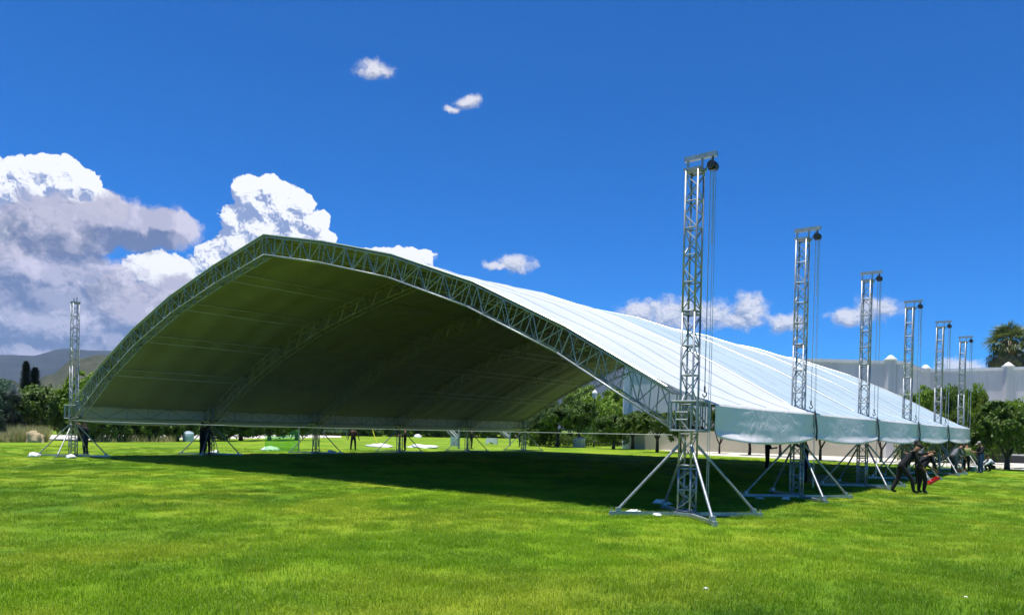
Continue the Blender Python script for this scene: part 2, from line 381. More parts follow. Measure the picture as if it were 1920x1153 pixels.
# hills
def hill(name, spec, dist, depth, M, seed):
    vs = []; fs = []; n = len(spec); rows = 14
    fine = []
    for i in range(n-1):
        for k in range(12):
            f = k/12; f2 = f*f*(3-2*f); fine.append((spec[i][0]+(spec[i+1][0]-spec[i][0])*f, spec[i][1]+(spec[i+1][1]-spec[i][1])*f2))
    fine.append(spec[-1])
    for j in range(rows+1):
        q = j/rows
        for a, e in fine:
            d = dist-depth*(1-q)
            top = dist*math.tan(R(e))+CAM.z
            h = top*(math.sin(q*math.pi/2)**1.3)*(1+.06*noise.noise((a*.7, q*6, seed))*(1-q)) + dist*.0010*noise.fractal((a*.8, q*3, seed+4), 1, 2, 5)*q
            vs.append((CAM.x+d*math.sin(R(a)), CAM.y+d*math.cos(R(a)), h if j else -2))
    m_ = len(fine)
    b0 = len(vs)
    for a, e in fine:
        d = dist+depth; vs.append((CAM.x+d*math.sin(R(a)), CAM.y+d*math.cos(R(a)), -2))
    fs = [(j*m_+i, j*m_+i+1, (j+1)*m_+i+1, (j+1)*m_+i) for j in range(rows+1) for i in range(m_-1)]
    return tag(link(name, mesh(name, vs, fs, True), M), kind='structure')
hill('far_hill', [(-105, 2.6), (-90, 3.2), (-80, 4.0), (-74, 3.85), (-71.5, 4.0), (-69.6, 4.55), (-66.5, 4.6), (-63, 4.1), (-58, 3.6), (-50, 4.2), (-42, 4.8), (-34, 5.2), (-29, 5.1), (-22, 4.2), (-10, 3), (10, 2.4)], 3300, 700, M_hill2, 1)
hill('near_hill', [(-76, .3), (-72, 1.6), (-70.5, 2.8), (-69, 3.9), (-67.5, 4.25), (-64, 4.1), (-60, 3.5), (-50, 2.2), (-42, 1.0)], 900, 300, M_hill, 2)
hill('low_hill', [(-100, 3.8), (-80, 3.3), (-75, 3.0), (-72.6, 2.4), (-71, 1.2), (-69, .2)], 320, 90, M_hill, 5)

# ---------------------------------------------------------------- boundary walls
wl = thing('boundary_wall', 'tall grey rendered wall with white coping behind the marquee', 'wall')
wp = [at(1172, 830, 84), at(1330, 840, 80), at(1690, 850, 76), at(1730, 852, 92), at(2200, 868, 92)]
tops = [687, 672, 683, 697.5, 686]
def wtop(px, py, p):
    d = ray(px, py); k = math.hypot(p.x-CAM.x, p.y-CAM.y)/math.hypot(d.x, d.y); return CAM.z+d.z*k
wpx = [1172, 1330, 1690, 1730, 2200]
wz = [wtop(x, y, p) for x, y, p in zip(wpx, tops, wp)]
def wall_run(name, pts_, z0, z1, th, M, parent, off=0.):
    b = MB()
    for i in range(len(pts_)-1):
        a, c = pts_[i], pts_[i+1]; d = Vector((c.x-a.x, c.y-a.y, 0)).normalized(); n = Vector((-d.y, d.x, 0))
        q = [Vector((p.x, p.y, 0))+n*s for p, s in ((a, -off), (c, -off), (c, th-off), (a, th-off))]
        zz0 = [z0[i], z0[i+1], z0[i+1], z0[i]]; zz1 = [z1[i], z1[i+1], z1[i+1], z1[i]]
        b.add([Vector((v.x, v.y, z)) for v, z in zip(q, zz0)]+[Vector((v.x, v.y, z)) for v, z in zip(q, zz1)],
              [(0, 3, 2, 1), (4, 5, 6, 7), (0, 1, 5, 4), (1, 2, 6, 5), (2, 3, 7, 6), (3, 0, 4, 7)])
    return b.build(name, M, parent)
wall_run('wall_body', wp, [2.3]*5, wz, .5, M_wall, wl)
wall_run('wall_base', wp, [-.2]*5, [2.3]*5, .62, M_cream, wl, .06)
wall_run('coping', wp, wz, [z+.28 for z in wz], .8, M_white, wl, .15)
for px, k in ((1172, 0), (1668, 2), (1731, 3), (1902, 4)):
    i = max(0, [j for j in range(5) if wpx[j] <= px][-1]); i = min(i, 3); f = (px-wpx[i])/(wpx[i+1]-wpx[i])
    p = wp[i].lerp(wp[i+1], f); z = wz[i]+(wz[i+1]-wz[i])*f
    hw = .36 if px > 1200 else .30
    b = MB().box((-hw, -hw, 0), (hw, hw, z+.30), Matrix.Rotation(-YAW, 3, 'Z'), (p.x, p.y, 0)); b.build('pillar', M_wall if px > 1200 else M_white, wl)
    b = MB().lathe([(.55, 0), (.58, .1), (.38, .22), (.2, .42), (.04, .5)], 10, (p.x, p.y, z+.30)); b.build('finial', M_white, wl, True)
lw = thing('low_wall', 'low garden wall coloured dark for shade, with a pale top behind the large right hand tree', 'wall')
lp = [G(1835, 866), G(2100, 874)]
wall_run('wall_body', lp, [-.1]*2, [.62]*2, .4, mottled((.05, .05, .05), (.09, .09, .085), 1, .9, name='shaded_wall_face'), lw)  # shade on the wall face is painted in as a dark colour
wall_run('coping', lp, [.62]*2, [.72]*2, .6, M_white, lw, .1)  # white colour stands in for the sunlit top of the low wall

# ---------------------------------------------------------------- towers
W, B, H = 16.492, 7.255, 8.0
s_ = .145
def cage(z0, z1, s, r, rings):
    b = MB()
    for sx in (-1, 1):
        for sy in (-1, 1): b.tube([(sx*s, sy*s, z0), (sx*s, sy*s, z1)], r, 8)
    for z in rings:
        for a, c in (((-s, -s), (s, -s)), ((s, -s), (s, s)), ((s, s), (-s, s)), ((-s, s), (-s, -s))):
            b.tube([(a[0], a[1], z), (c[0], c[1], z)], r*.8, 6)
    return b
def make_tower(hoist=True, fine=True):
    T = thing('lifting_tower', 'tower', 'tower')
    for z0, z1, n in ((.10, 1.10, 2), (1.10, 4.50, 5), (4.50, 7.62, 5)):
        sec = cage(z0, z1, s_, .0245, (z0+.035, z1-.035)).build('mast_section', M_alu, T)
        for p in sec.data.polygons: p.use_smooth = len(p.vertices) == 4
        dz = (z1-z0-.16)/n
        lac = MB()
        for k in range(n):
            za = z0+.08+k*dz; zm = za+dz/2; zb = za+dz
            cs = [(-s_, -s_), (s_, -s_), (s_, s_), (-s_, s_)]
            for j in range(4):
                a, c = cs[j], cs[(j+1) % 4]
                if (k+j) % 2: a, c = c, a
                for pa, pb, rr in (((*a, za), (*c, zm), .013), ((*c, zm), (*a, zb), .013)) + ((((*a, zb), (*c, zb), .015),) if k < n-1 else ()):
                    if fine: rod('strut', pa, pb, rr, M_alu, sec)
                    else: lac.tube([pa, pb], rr, 6)
        if not fine: lac.build('lacing', M_alu, sec)
    # base: plate, four outriggers at 45 degrees, raking braces
    b = MB().box((-.24, -.24, .03), (.24, .24, .10)); b.build('base_plate', M_steel, T)
    for k in range(4):
        a = R(45+90*k); d = Vector((math.cos(a), math.sin(a), 0)); rot = Matrix.Rotation(a, 3, 'Z')
        MB().box((.18, -.04, .02), (1.75, .04, .10), rot).box((1.62, -.05, .0), (1.76, .05, .02), rot).build('outrigger', M_steel, T)
        MB().box((1.50, -.055, .09), (1.60, .055, .19), rot).tube([d*1.70+Vector((0, 0, .09)), d*1.70+Vector((0, 0, .17))], .018, 8).build('foot_bracket', M_steel, T)
        rod('brace', d*1.55+Vector((0, 0, .15)), d*.21+Vector((0, 0, 1.58)), .031, M_alu, T)
    # sleeve
    sl_ = MB(); q = .29; x0, x1 = -q, q+.04
    for (x, y) in ((x0, -q), (x1, -q), (x1, q), (x0, q)): sl_.tube([(x, y, 1.88), (x, y, 2.56)], .027, 8)
    for z in (1.90, 2.54):
        for a, c in (((x0, -q), (x1, -q)), ((x1, -q), (x1, q)), ((x1, q), (x0, q)), ((x0, q), (x0, -q))):
            sl_.tube([(*a, z), (*c, z)], .026, 8)
    sv = sl_.build('sleeve_block', M_alu, T)
    for x in (-.17, .19): rod('strut', (x, -q, 1.9), (x, -q, 2.54), .017, M_alu, sv); rod('strut', (x, q, 1.9), (x, q, 2.54), .017, M_alu, sv)
    for z in (2.14, 2.30): rod('strut', (-.16, -q-.01, z), (.12, -q-.01, z), .019, M_alu, sv)
    for y in (-.12, .12): rod('strut', (x1, y, 1.9), (x1, y, 2.54), .017, M_alu, sv)
    for sx, sy in ((-1, -1), (1, 1), (-1, 1), (1, -1)): MB().tube([(sx*.2, sy*.2-.05, 1.96), (sx*.2, sy*.2+.05, 1.96)], .05, 10).build('roller', M_dark, sv, True)
    # head
    hd = MB().box((-.2, -.17, 7.62), (.2, .17, 7.665)).box((-.19, -.02, 7.665), (-.15, .02, 7.86)).box((.15, -.02, 7.665), (.19, .02, 7.86))
    hd.build('head_block', M_alu, T)
    if hoist:
        MB().box((-.24, -.055, 7.86), (.50, .055, 7.96)).build('head_beam', M_alu, T)
        MB().tube([(.18, 0, 7.50), (.42, 0, 7.86)], .02, 6).build('gusset', M_alu, T)
        h = MB().tube([(.42, -.14, 7.66), (.42, .14, 7.66)], [.08, .08], 14).tube([(.42, -.06, 7.66), (.42, .07, 7.66)], .10, 14)
        h.tube([(.42, 0, 7.70), (.42, 0, 7.87)], .018, 6).box((.34, -.055, 7.57), (.50, .055, 7.66))
        ho = h.build('chain_hoist', M_dark, T)
        MB().tube([(.37, 0, 7.6), (.36, 0, 2.86)], .011, 6).build('load_chain', M_steel, ho)
        for y, x in ((.05, .47), (-.05, .47)):
            MB().tube([(x, y, 7.58), (x+.005, y, 4.0), (x+.01, y*.9, .35)], .0065, 5).build('hand_chain', M_steel, ho)
        sk = MB()
        z = 7.56; k = 0
        while z > 5.95:
            for yy in ((-.02), (.025)):
                cx, cy = .44, yy; a = (k+(yy > 0)) % 2
                dx, dy = (.011, 0) if a else (0, .011)
                sk.tube([(cx-dx, cy-dy, z), (cx-dx, cy-dy, z-.035), (cx+dx, cy+dy, z-.035), (cx+dx, cy+dy, z), (cx-dx, cy-dy, z)], .004, 4, caps=False)
            z -= .036; k += 1
        sk.build('slack_chain', M_steel, ho)
        hk = MB(); P = []
        for i in range(11):
            a = R(100-i*29); P.append((.36+.045*math.cos(a), 0, 2.70+.05*math.sin(a)))
        hk.tube(P, .014, 6); hk.tube([(.36, 0, 2.75), (.36, 0, 2.88)], .02, 8); hk.build('hook', M_dark, ho)
        MB().tube([(.36, 0, 2.66), (.33, 0, 2.54)], .012, 6).build('shackle', M_steel, ho)
    return T
ordn = ['nearest', 'second nearest', 'third', 'fourth', 'fifth', 'farthest']
tr0 = make_tower(True)
for i in range(6):
    o = tr0 if i == 0 else copy_tree(tr0)
    o.location = (W, i*B, 0)
    o['label'] = ['tall truss lifting tower with black chain hoist at the near right corner of the marquee',
      'truss lifting tower with chain hoist, second along the right eave', 'truss lifting tower with chain hoist, third along the right eave',
      'truss lifting tower with chain hoist, fourth along the right eave, behind the stooping men', 'truss lifting tower with chain hoist, fifth along the right eave',
      'smallest and farthest truss lifting tower, at the right end of the white eave'][i]
    o['group'] = 'lifting towers along the right eave'
tl0 = make_tower(False)
tl0.rotation_euler.z = math.pi
LL = ['truss lifting tower at the far left front corner, its mast rising free against the clouds',
      'truss mast under the left eave with a man in black reaching up beside it', 'truss mast under the left eave beside the green net',
      'truss mast under the left eave, white ground sheets at both sides', 'truss mast under the left eave beside the leaning white trusses',
      'rearmost truss mast under the left eave, where the back arch comes down']
for i in range(6):
    o = tl0 if i == 0 else copy_tree(tl0)
    o.location = (-W, i*B, 0); o['label'] = LL[i]; o['group'] = 'lifting towers along the left eave'

# ---------------------------------------------------------------- arches
xk = [0, 3.388, 6.803, 10.108, 13.217, 16.16]; hk = [8.507, 7.802, 6.932, 5.761, 4.332, 2.72]
top = [Vector((-xk[k], 0, hk[k])) for k in range(5, 0, -1)]+[Vector((xk[k], 0, hk[k])) for k in range(6)]
# measured profile: horizontal node spacing follows the fitted knees
D = .62
def off(i):
    if i == 0: return Vector((-16.14, 0, 1.93))
    if i == 10: return Vector((16.14, 0, 1.93))
    a = (top[i]-top[i-1]).normalized(); b = (top[i+1]-top[i]).normalized()
    n1 = Vector((a.z, 0, -a.x)); n2 = Vector((b.z, 0, -b.x)); n = (n1+n2).normalized()
    return top[i]+n*(D/n.dot(n1))
bot = [off(i) for i in range(11)]
YA, YB = -.10, .28
def make_arch(fine):
    A = thing('arch_truss', 'arch', 'arch truss')
    for i in range(10):
        t0, t1, b0, b1 = top[i], top[i+1], bot[i], bot[i+1]
        sm = MB(); e = .012
        for y in (YA, YB):
            Y = Vector((0, y, 0))
            sm.tube([t0+Y, t1+Y], .026, 8); sm.tube([b0+Y, b1+Y], .026, 8)
        for f in (e, 1-e):
            a = t0.lerp(t1, f); c = b0.lerp(b1, f)
            for p, q in ((a+Vector((0, YA, 0)), a+Vector((0, YB, 0))), (c+Vector((0, YA, 0)), c+Vector((0, YB, 0)))): sm.tube([p, q], .02, 6)
        seg = sm.build('truss_segment', M_alu, A)
        for p in seg.data.polygons: p.use_smooth = len(p.vertices) == 4
        n = 6; lac = MB(); cl = MB()
        for k in range(n+1):
            f = .035+.93*k/n; g = .035+.93*(k+1)/n
            for y in (YA, YB):
                Y = Vector((0, y, 0)); a = t0.lerp(t1, f)+Y; c = b0.lerp(b1, f)+Y
                it = [(a, c, .015)]
                if k < n:
                    a2 = t0.lerp(t1, g)+Y; c2 = b0.lerp(b1, g)+Y
                    flip = (k % 2) ^ (y == YB)
                    it.append((a, c2, .015) if not flip else (c, a2, .015))
                for p, q, r_ in it:
                    if fine: rod('strut', p, q, r_, M_alu, seg)
                    else: lac.tube([p, q], r_, 5)
            if k < n:
                for P0_, P1_ in ((t0, t1), (b0, b1)):
                    ya, yb = (YA, YB) if k % 2 else (YB, YA)
                    cl.tube([P0_.lerp(P1_, f)+Vector((0, ya, 0)), P0_.lerp(P1_, g)+Vector((0, yb, 0))], .011, 5)
                    cl.tube([P0_.lerp(P1_, g)+Vector((0, YA, 0)), P0_.lerp(P1_, g)+Vector((0, YB, 0))], .011, 5)
        if not fine: lac.build('lacing', M_alu, seg)
        tag(cl.build('cross_lacing', M_alu, seg), kind='stuff')
    return A
a0 = make_arch(True); a0['label'] = 'front aluminium arch truss spanning the open gable of the marquee, in full view'; a0['group'] = 'roof arch trusses'
a1 = make_arch(False)
AL = [None, 'second arch truss, first dark one under the roof behind the front arch', 'third arch truss, dark under the roof', 'fourth arch truss, deep in the dark under the roof',
      'fifth arch truss, last but one at the dark back of the roof', 'rear arch truss seen against green trees and sky at the open far end']
for i in range(1, 6):
    o = a1 if i == 1 else copy_tree(a1)
    o.location = (0, i*B, 0); o['label'] = AL[i]; o['group'] = 'roof arch trusses'

# purlins: slim ladder trusses running the length of the roof at each knee
L5 = 5*B
PN = {5: 'ridge purlin truss running back from the peak of the front arch'}
side = {1: 'next below the ridge', 2: 'second below the ridge', 3: 'third below the ridge', 4: 'lowest, just above the eave'}
for i in range(1, 10):
    s = i-5; lab = PN.get(i) or f"slim purlin truss under the {'left' if s < 0 else 'right'} roof slope, {side[abs(s)]}"
    P = thing('purlin_truss', lab, 'purlin', group='purlins under the roof')
    n = (bot[i]-top[i]).normalized(); a = top[i]+n*.07; c = top[i]+n*.42
    for q in (a, c): MB().tube([(q.x, .30, q.z), (q.x, L5-.12, q.z)], .021, 6).build('chord', M_alu, P, True)
    lc = MB()
    for bay in range(5):
        for k in range(4):
            y0 = bay*B+.35+k*1.64; y1 = y0+1.64
            lc.tube([(a.x, y0, a.z), (c.x, y0, c.z)], .012, 5)
            if k % 2 == 0: lc.tube([(a.x, y0, a.z), (c.x, y0+.45, c.z)], .011, 5)
    lc.build('lacing', M_alu, P)
# eave trusses
for sx, nm in ((-1, 'left'), (1, 'right')):
    E_ = thing('eave_truss', f'long low lattice truss joining the towers along the {nm} eave', 'truss', group='eave trusses')
    x = sx*(W+.0)
    for bay in range(5):
        y0, y1 = bay*B+.33, (bay+1)*B-.33
        b = MB()
        for z in (1.93, 2.50):
            for dx in (-.12, .12): b.tube([(x+dx, y0, z), (x+dx, y1, z)], .024, 6)
        sg = b.build('truss_segment', M_alu, E_, True)
        n = 6; dy = (y1-y0)/n
        for k in range(n+1):
            rod('strut', (x-sx*.12, y0+k*dy, 1.93), (x-sx*.12, y0+k*dy, 2.50), .018, M_alu, sg)
            if k < n: rod('strut', (x-sx*.12, y0+k*dy, 1.93 if k % 2 else 2.5), (x-sx*.12, y0+(k+1)*dy, 2.5 if k % 2 else 1.93), .016, M_alu, sg)

# ---------------------------------------------------------------- canopy
CN = thing('marquee_roof', 'huge white membrane roof curving over the whole marquee, dark and greenish underneath', 'marquee roof')
EX, EZ = W+.46, 2.50
def prof(u):      # u 0..12 along the section from the left eave to the right eave
    pts_ = [Vector((-EX, 0, EZ))]+[p+Vector((0, 0, .06)) for p in top]+[Vector((EX, 0, EZ))]
    pts_[1] = Vector((-16.0, 0, 2.87)); pts_[11] = Vector((16.0, 0, 2.87))
    i = min(int(u), 11); return pts_[i].lerp(pts_[i+1], u-i)
def surf(bay, u, v):
    p = prof(u)
    y0 = bay*B+(.0 if bay == 0 else .09); y1 = (bay+1)*B+.09
    if bay == 0:
        e = max(0, (abs(p.x)-15.2)/.8); y0 += .36*min(1, e); y0 -= .13*(1-min(1, e))
    if bay == 4: y1 += .15
    ed = math.sin(math.pi*v) if 0 < v < 1 else 0.
    knee = .35+.65*abs(math.cos(math.pi*u))
    sag = -.10*ed**.8*(1-.35*knee)
    fold = .055*math.sin(2*math.pi*(v*4.5+.4*noise.noise((u*.25, bay*3, 1))+bay*.3))*ed**.5*(.6+.8*noise.noise((u*.4, v*3, bay*5+2.))) + .05*noise.noise((u*.5, v*4, bay*7.))*ed
    wr = .018*noise.noise((u*2.2, v*9, bay*5.))*min(1, 8*v*(1-v))
    edge = max(0, (abs(p.x)-15.8)/1.2)
    return (p.x, y0+(y1-y0)*v, p.z+(sag+fold+wr)*(1-min(1, edge)))
def panel(bay):
    nu, nv = 144, 36; vs = [surf(bay, 12*i/144, j/36) for j in range(37) for i in range(145)]
    for c in (.25, .5, .75):   # welded panel seams, overlapping strips just proud of the cloth
        b = MB(); w_ = .0045; V = []
        for i in range(2, 143):
            for dv, dz in ((-w_, .004), (-w_, .011), (w_, .011), (w_, .004)):
                q = surf(bay, 12*i/144, c+dv); V.append((q[0], q[1], q[2]+dz))
        b.add(V, [(4*i+k, 4*i+(k+1) % 4, 4*i+4+(k+1) % 4, 4*i+4+k) for i in range(140) for k in range(4)])
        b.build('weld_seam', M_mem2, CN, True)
    n = nu+1
    fs = [(j*n+i, j*n+i+1, (j+1)*n+i+1, (j+1)*n+i) for j in range(nv) for i in range(nu)]
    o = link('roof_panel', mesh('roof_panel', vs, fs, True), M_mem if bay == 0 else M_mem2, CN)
    o.data.materials.append(M_under)
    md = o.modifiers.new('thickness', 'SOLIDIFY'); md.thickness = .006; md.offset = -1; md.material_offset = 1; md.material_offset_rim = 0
    return o
for b_ in range(5): panel(b_)
# keder rail along the front edge and joint rails at each arch
for i in range(6):
    y = i*B+(-.135 if i == 0 else .09 if i < 5 else .26)
    rl = MB(); pp = [p+Vector((0, y, .075)) for p in top]
    if i == 0: pp = pp[0:1] and [pp[0].lerp(pp[1], .05)]+pp[1:10]+[pp[10].lerp(pp[9], .05)]
    rl.tube(pp, .024 if i == 0 else .018, 6); rl.build('edge_rail', M_steel, CN)
def f_seam(q, b): pass
def valance(bay, sx):
    nu, nv = 60, 14; vs = []
    y0 = bay*B+(.36 if bay == 0 else .03); y1 = (bay+1)*B+(.24 if bay == 4 else -.03)
    for j in range(nv+1):
        v = j/nv
        for i in range(nu+1):
            u = i/nu; sc = math.sin(math.pi*u)
            low = 1.73-.13*sc**.8+.05*(abs(u-.5)*2)**4+.02*noise.noise((u*5, bay*3., sx))
            z = EZ+.004+(low-EZ)*v
            bulge = -.004+.11*v*sc+.012*noise.noise((u*4, v*2.5, bay*9.+sx))*v+.006*noise.noise((u*13, v*6, bay*4.+sx))*min(1, v*3)
            fl = .14*max(0, v-.78)/.22*(.35+.65*noise.noise((u*2.5, bay*5.+sx, 4))) if v > .78 else 0
            vs.append((sx*(EX+bulge+fl), y0+(y1-y0)*u, z))
    n = nu+1
    fs = [(j*n+i, j*n+i+1, (j+1)*n+i+1, (j+1)*n+i) for j in range(nv) for i in range(nu)]
    o = link('valance', mesh('valance', vs, fs, True), M_val, CN)
    md = o.modifiers.new('thickness', 'SOLIDIFY'); md.thickness = .004; md.offset = 0
for b_ in range(5):
    valance(b_, 1); valance(b_, -1)
for i in range(1, 5):
    for sx in (-1, 1):
        y = i*B; b = MB()
        b.tube([(sx*(EX+.01), y, EZ+.10), (sx*(EX+.06), y, 2.3), (sx*(EX+.085), y+.02, 2.0), (sx*(EX+.07), y+.04, 1.72)], .03, 6)
        b.build('strap', M_strap, CN, True)
# tie cable across the open front
tcb = thing('tie_cable', 'thin steel tie cable stretched across the front opening between the corner towers', 'cable')
P = [(-16.2+32.4*k/24, -.16, 1.80+.06*(abs(k/12-1)**2-1)*.8) for k in range(25)]
MB().tube(P, .008, 6).build('cable', M_steel, tcb)
MB().tube([(-16.2, -.17, 1.80), (-13.0, -.17, 1.77), (-9, -.17, 1.755), (-2.2, -.17, 1.75)], .017, 6).build('stay_bar', M_alu, tcb)

# ---------------------------------------------------------------- trees
def crown_mesh(seed, nl, leaf, lobes, squash=.8, base_cut=-.75):
    rr = random.Random(seed); vs = []; fs = []
    cs = []
    for _ in range(lobes):
        a = rr.uniform(0, 6.28); e = rr.uniform(-.5, 1.25); d = rr.uniform(.45, .78)
        cs.append((Vector((math.cos(a)*math.cos(e), math.sin(a)*math.cos(e), math.sin(e)))*d, rr.uniform(.22, .42)))
    cs.append((Vector((0, 0, 0)), .62)); cs.append((Vector((0, 0, .2)), .6))
    k = 0
    while k < nl:
        c, r_ = rr.choice(cs)
        d = Vector((rr.gauss(0, 1), rr.gauss(0, 1), rr.gauss(0, 1))).normalized()
        p = c+d*r_*(rr.uniform(.35, 1.0)**.5)*rr.choice((1, 1, 1, 1.12))
        if noise.noise(p*3.1+Vector((seed, 0, 0))) < -.07: continue
        if p.z < base_cut: continue
        p = Vector((p.x, p.y, p.z*squash))
        n = (d+Vector((rr.gauss(0, .6), rr.gauss(0, .6), rr.gauss(.3, .6)))).normalized()
        a = n.orthogonal().normalized(); a = Matrix.Rotation(rr.uniform(0, 6.28), 3, n) @ a; b = n.cross(a)
        s = leaf*rr.uniform(.6, 1.35); i = len(vs)
        vs += [p-a*s, p-b*s*.5+n*s*.12, p+a*s, p+b*s*.5+n*s*.12]; fs.append((i, i+1, i+2, i+3)); k += 1
    return mesh('crown', vs, fs)
crowns = {}
def crown(kind, k):
    key = (kind, k)
    if key not in crowns:
        M = {'dark': M_leaf, 'bright': M_leaf2, 'pale': M_pale}[kind]
        me = crown_mesh(11*k+hash(kind) % 1 + {'dark': 1, 'bright': 2, 'pale': 3}[kind], 15000, .044, 15); me.materials.append(M); crowns[key] = me
    return crowns[key]
def trunk_mesh(seed, h, r, fork=.5, spread=.5, n=4):
    rr = random.Random(seed); b = MB()
    fz = h*fork
    b.tube([(0, 0, -.1), (rr.uniform(-.05, .05), rr.uniform(-.05, .05), fz*.5), (0, 0, fz)], r*1.25, 8, r*.85)
    for k in range(n):
        a = k*6.28/n+rr.uniform(-.5, .5); d = Vector((math.cos(a), math.sin(a), 0))
        L_ = h*spread*rr.uniform(.7, 1.1)
        p1 = Vector((0, 0, fz*.9)); p2 = p1+d*L_*.4+Vector((0, 0, (h-fz)*.5)); p3 = p1+d*L_+Vector((0, 0, (h-fz)*1.15))
        b.tube([p1, p1.lerp(p2, .5)+d*.04, p2, p3], [r*.7, r*.6, r*.42, r*.15], 6)
        for _ in range(2):
            e = p2+Vector((rr.uniform(-1, 1), rr.uniform(-1, 1), rr.uniform(.5, 1)))*h*.28; b.tube([p2, e], r*.35, 5, r*.1)
    return b
def tree(px, by, ty, hw, kind, label, k=0, tb=.32, fork=.6, group=None, name='tree', loc=None, multi=4, cat='tree', dens=1.):
    p = loc or G(px, by); d = (p-CAM).dot(fw); sc = F_PX/d
    hgt = (by-ty)/sc; rad = hw/sc
    T = thing(name, label, cat, (p.x, p.y, 0), random.uniform(0, 6.28), group)
    z0 = hgt*tb; cz = (hgt+z0)/2; rz = (hgt-z0)/2/.80
    me = crown(kind, k % 4)
    c = link('crown', me, None, T); c.location = (0, 0, cz); c.scale = (rad*random.uniform(.88, 1.12), rad*random.uniform(.88, 1.12), rz*random.uniform(.95, 1.05)); c.rotation_euler = (random.uniform(-.12, .12), random.uniform(-.12, .12), random.uniform(0, 6.28)); 
    tm = trunk_mesh(int(px)+k, cz, max(.06, rad*.065), fork, .42, multi).build('trunk', M_bark, T, True)
    return T

# right hand side
gR = 'trees before the grey wall on the right'
tree(1888, 881, 742, 72, 'dark', 'large dense round tree at the right edge with a short forked trunk', 0, .02, .35, gR)
tree(1930, 878, 726, 50, 'bright', 'leafy tree cut by the right edge of the picture', 1, .0, .4, gR)
tree(1832, 872, 722, 36, 'bright', 'light green tree behind the man in the black top', 2, -.1, .4, gR)
tree(1793, 868, 718, 40, 'dark', 'dark tree just right of the farthest tower', 3, -.1, .4, gR)
tree(1762, 866, 717, 36, 'bright', 'light green tree between the fifth and the farthest tower', 0, -.1, .4, gR)
tree(1716, 866, 720, 40, 'bright', 'light green tree just right of the fourth tower', 2, -.1, .4, gR)
tree(1862, 870, 735, 34, 'dark', 'darker slim tree between the light green tree and the large round tree', 1, -.1, .4, gR)
# beyond the open back, under the right eave
gB = 'small trees before the cream wall'
for i, (x, by, ty, hw, lb) in enumerate([(1349, 850, 762, 26, 'small tree with a thin straight trunk before the cream wall, right of the corner tower'),
    (1405, 853, 748, 40, 'forked tree before the cream wall under the first valance'), (1462, 856, 750, 38, 'tree with spreading trunks before the cream wall, left of the second tower'),
    (1538, 863, 745, 38, 'thick dark trunked tree between the second and third towers'), (1652, 866, 748, 36, 'dark leafy tree between the third and fourth towers')]):
    tree(x, by, ty, hw, 'dark', lb, i, .36, .3, gB, multi=3)
# seen through the rear arch
gM = 'trees seen through the rear arch'
for i, (x, by, ty, hw, kd, tb, lb) in enumerate([
    (1012, 836, 768, 36, 'dark', -.1, 'dark bush like tree where the rear arch meets the left eave'),
    (1045, 838, 742, 48, 'dark', .1, 'dark tree with a thick split trunk, left of the street lamp'),
    (1085, 838, 740, 46, 'dark', .14, 'dark tree with a leaning trunk directly left of the lamp post'),
    (1095, 828, 718, 56, 'bright', -.1, 'tall yellow green tree rising behind the street lamp'),
    (1150, 826, 722, 58, 'bright', -.1, 'broad bright green tree right of the street lamp'),
    (1150, 842, 762, 44, 'dark', -.05, 'dark bushy tree right of the beige utility box'),
    (1186, 842, 765, 42, 'dark', .25, 'dark tree with a slim trunk before the pale pillar'),
    (1222, 838, 735, 48, 'bright', .0, 'bright tree in front of the grey wall behind the front arch'),
    (1232, 848, 768, 44, 'dark', .3, 'dark small tree with thin bare trunk left of the corner tower'),
    (1275, 848, 760, 40, 'dark', .15, 'dark tree behind the near corner tower')]):
    tree(x, by, ty, hw, kd, lb, i, tb, .5, gM)
# left row
gL = 'row of dark trees beyond the left eave'
LT = [(190, 'fuller dark tree just right of the left corner tower'), (243, 'tree with a broad forked trunk, first clear of the left corner tower'), (292, 'tree with a leaning trunk, left of the pale blue tank'),
      (332, 'tree with a mottled crown beside the pale blue tank'), (400, 'tree behind the man in black at the left'), (452, 'tree with loose low branches right of the man in black'), (505, 'tree behind the green net'), (556, 'light tree behind the net pole')]
for i, (x, lb) in enumerate(LT):
    tree(x, 828-(i*.4), 752+(i % 3)*5, 48+(i*7) % 9, 'dark' if i < 7 else 'bright', lb, i, -.18, .5, gL)
gH = 'low dark hedge trees at the back of the lawn'
HT = ['behind the lying truss', 'behind the man with arms out', 'behind the yellow strap', 'left of the white tarpaulin mound', 'right of the white tarpaulin mound', 'behind the first leaning truss', 'behind the white draped table', 'behind the second leaning truss']
for i, x in enumerate([615, 655, 700, 745, 800, 850, 905, 955]):
    tree(x, 816+i*.8, 768, 42, 'dark' if i % 3 else 'bright', 'low dark hedge tree '+HT[i], i, -.55, .3, gH)
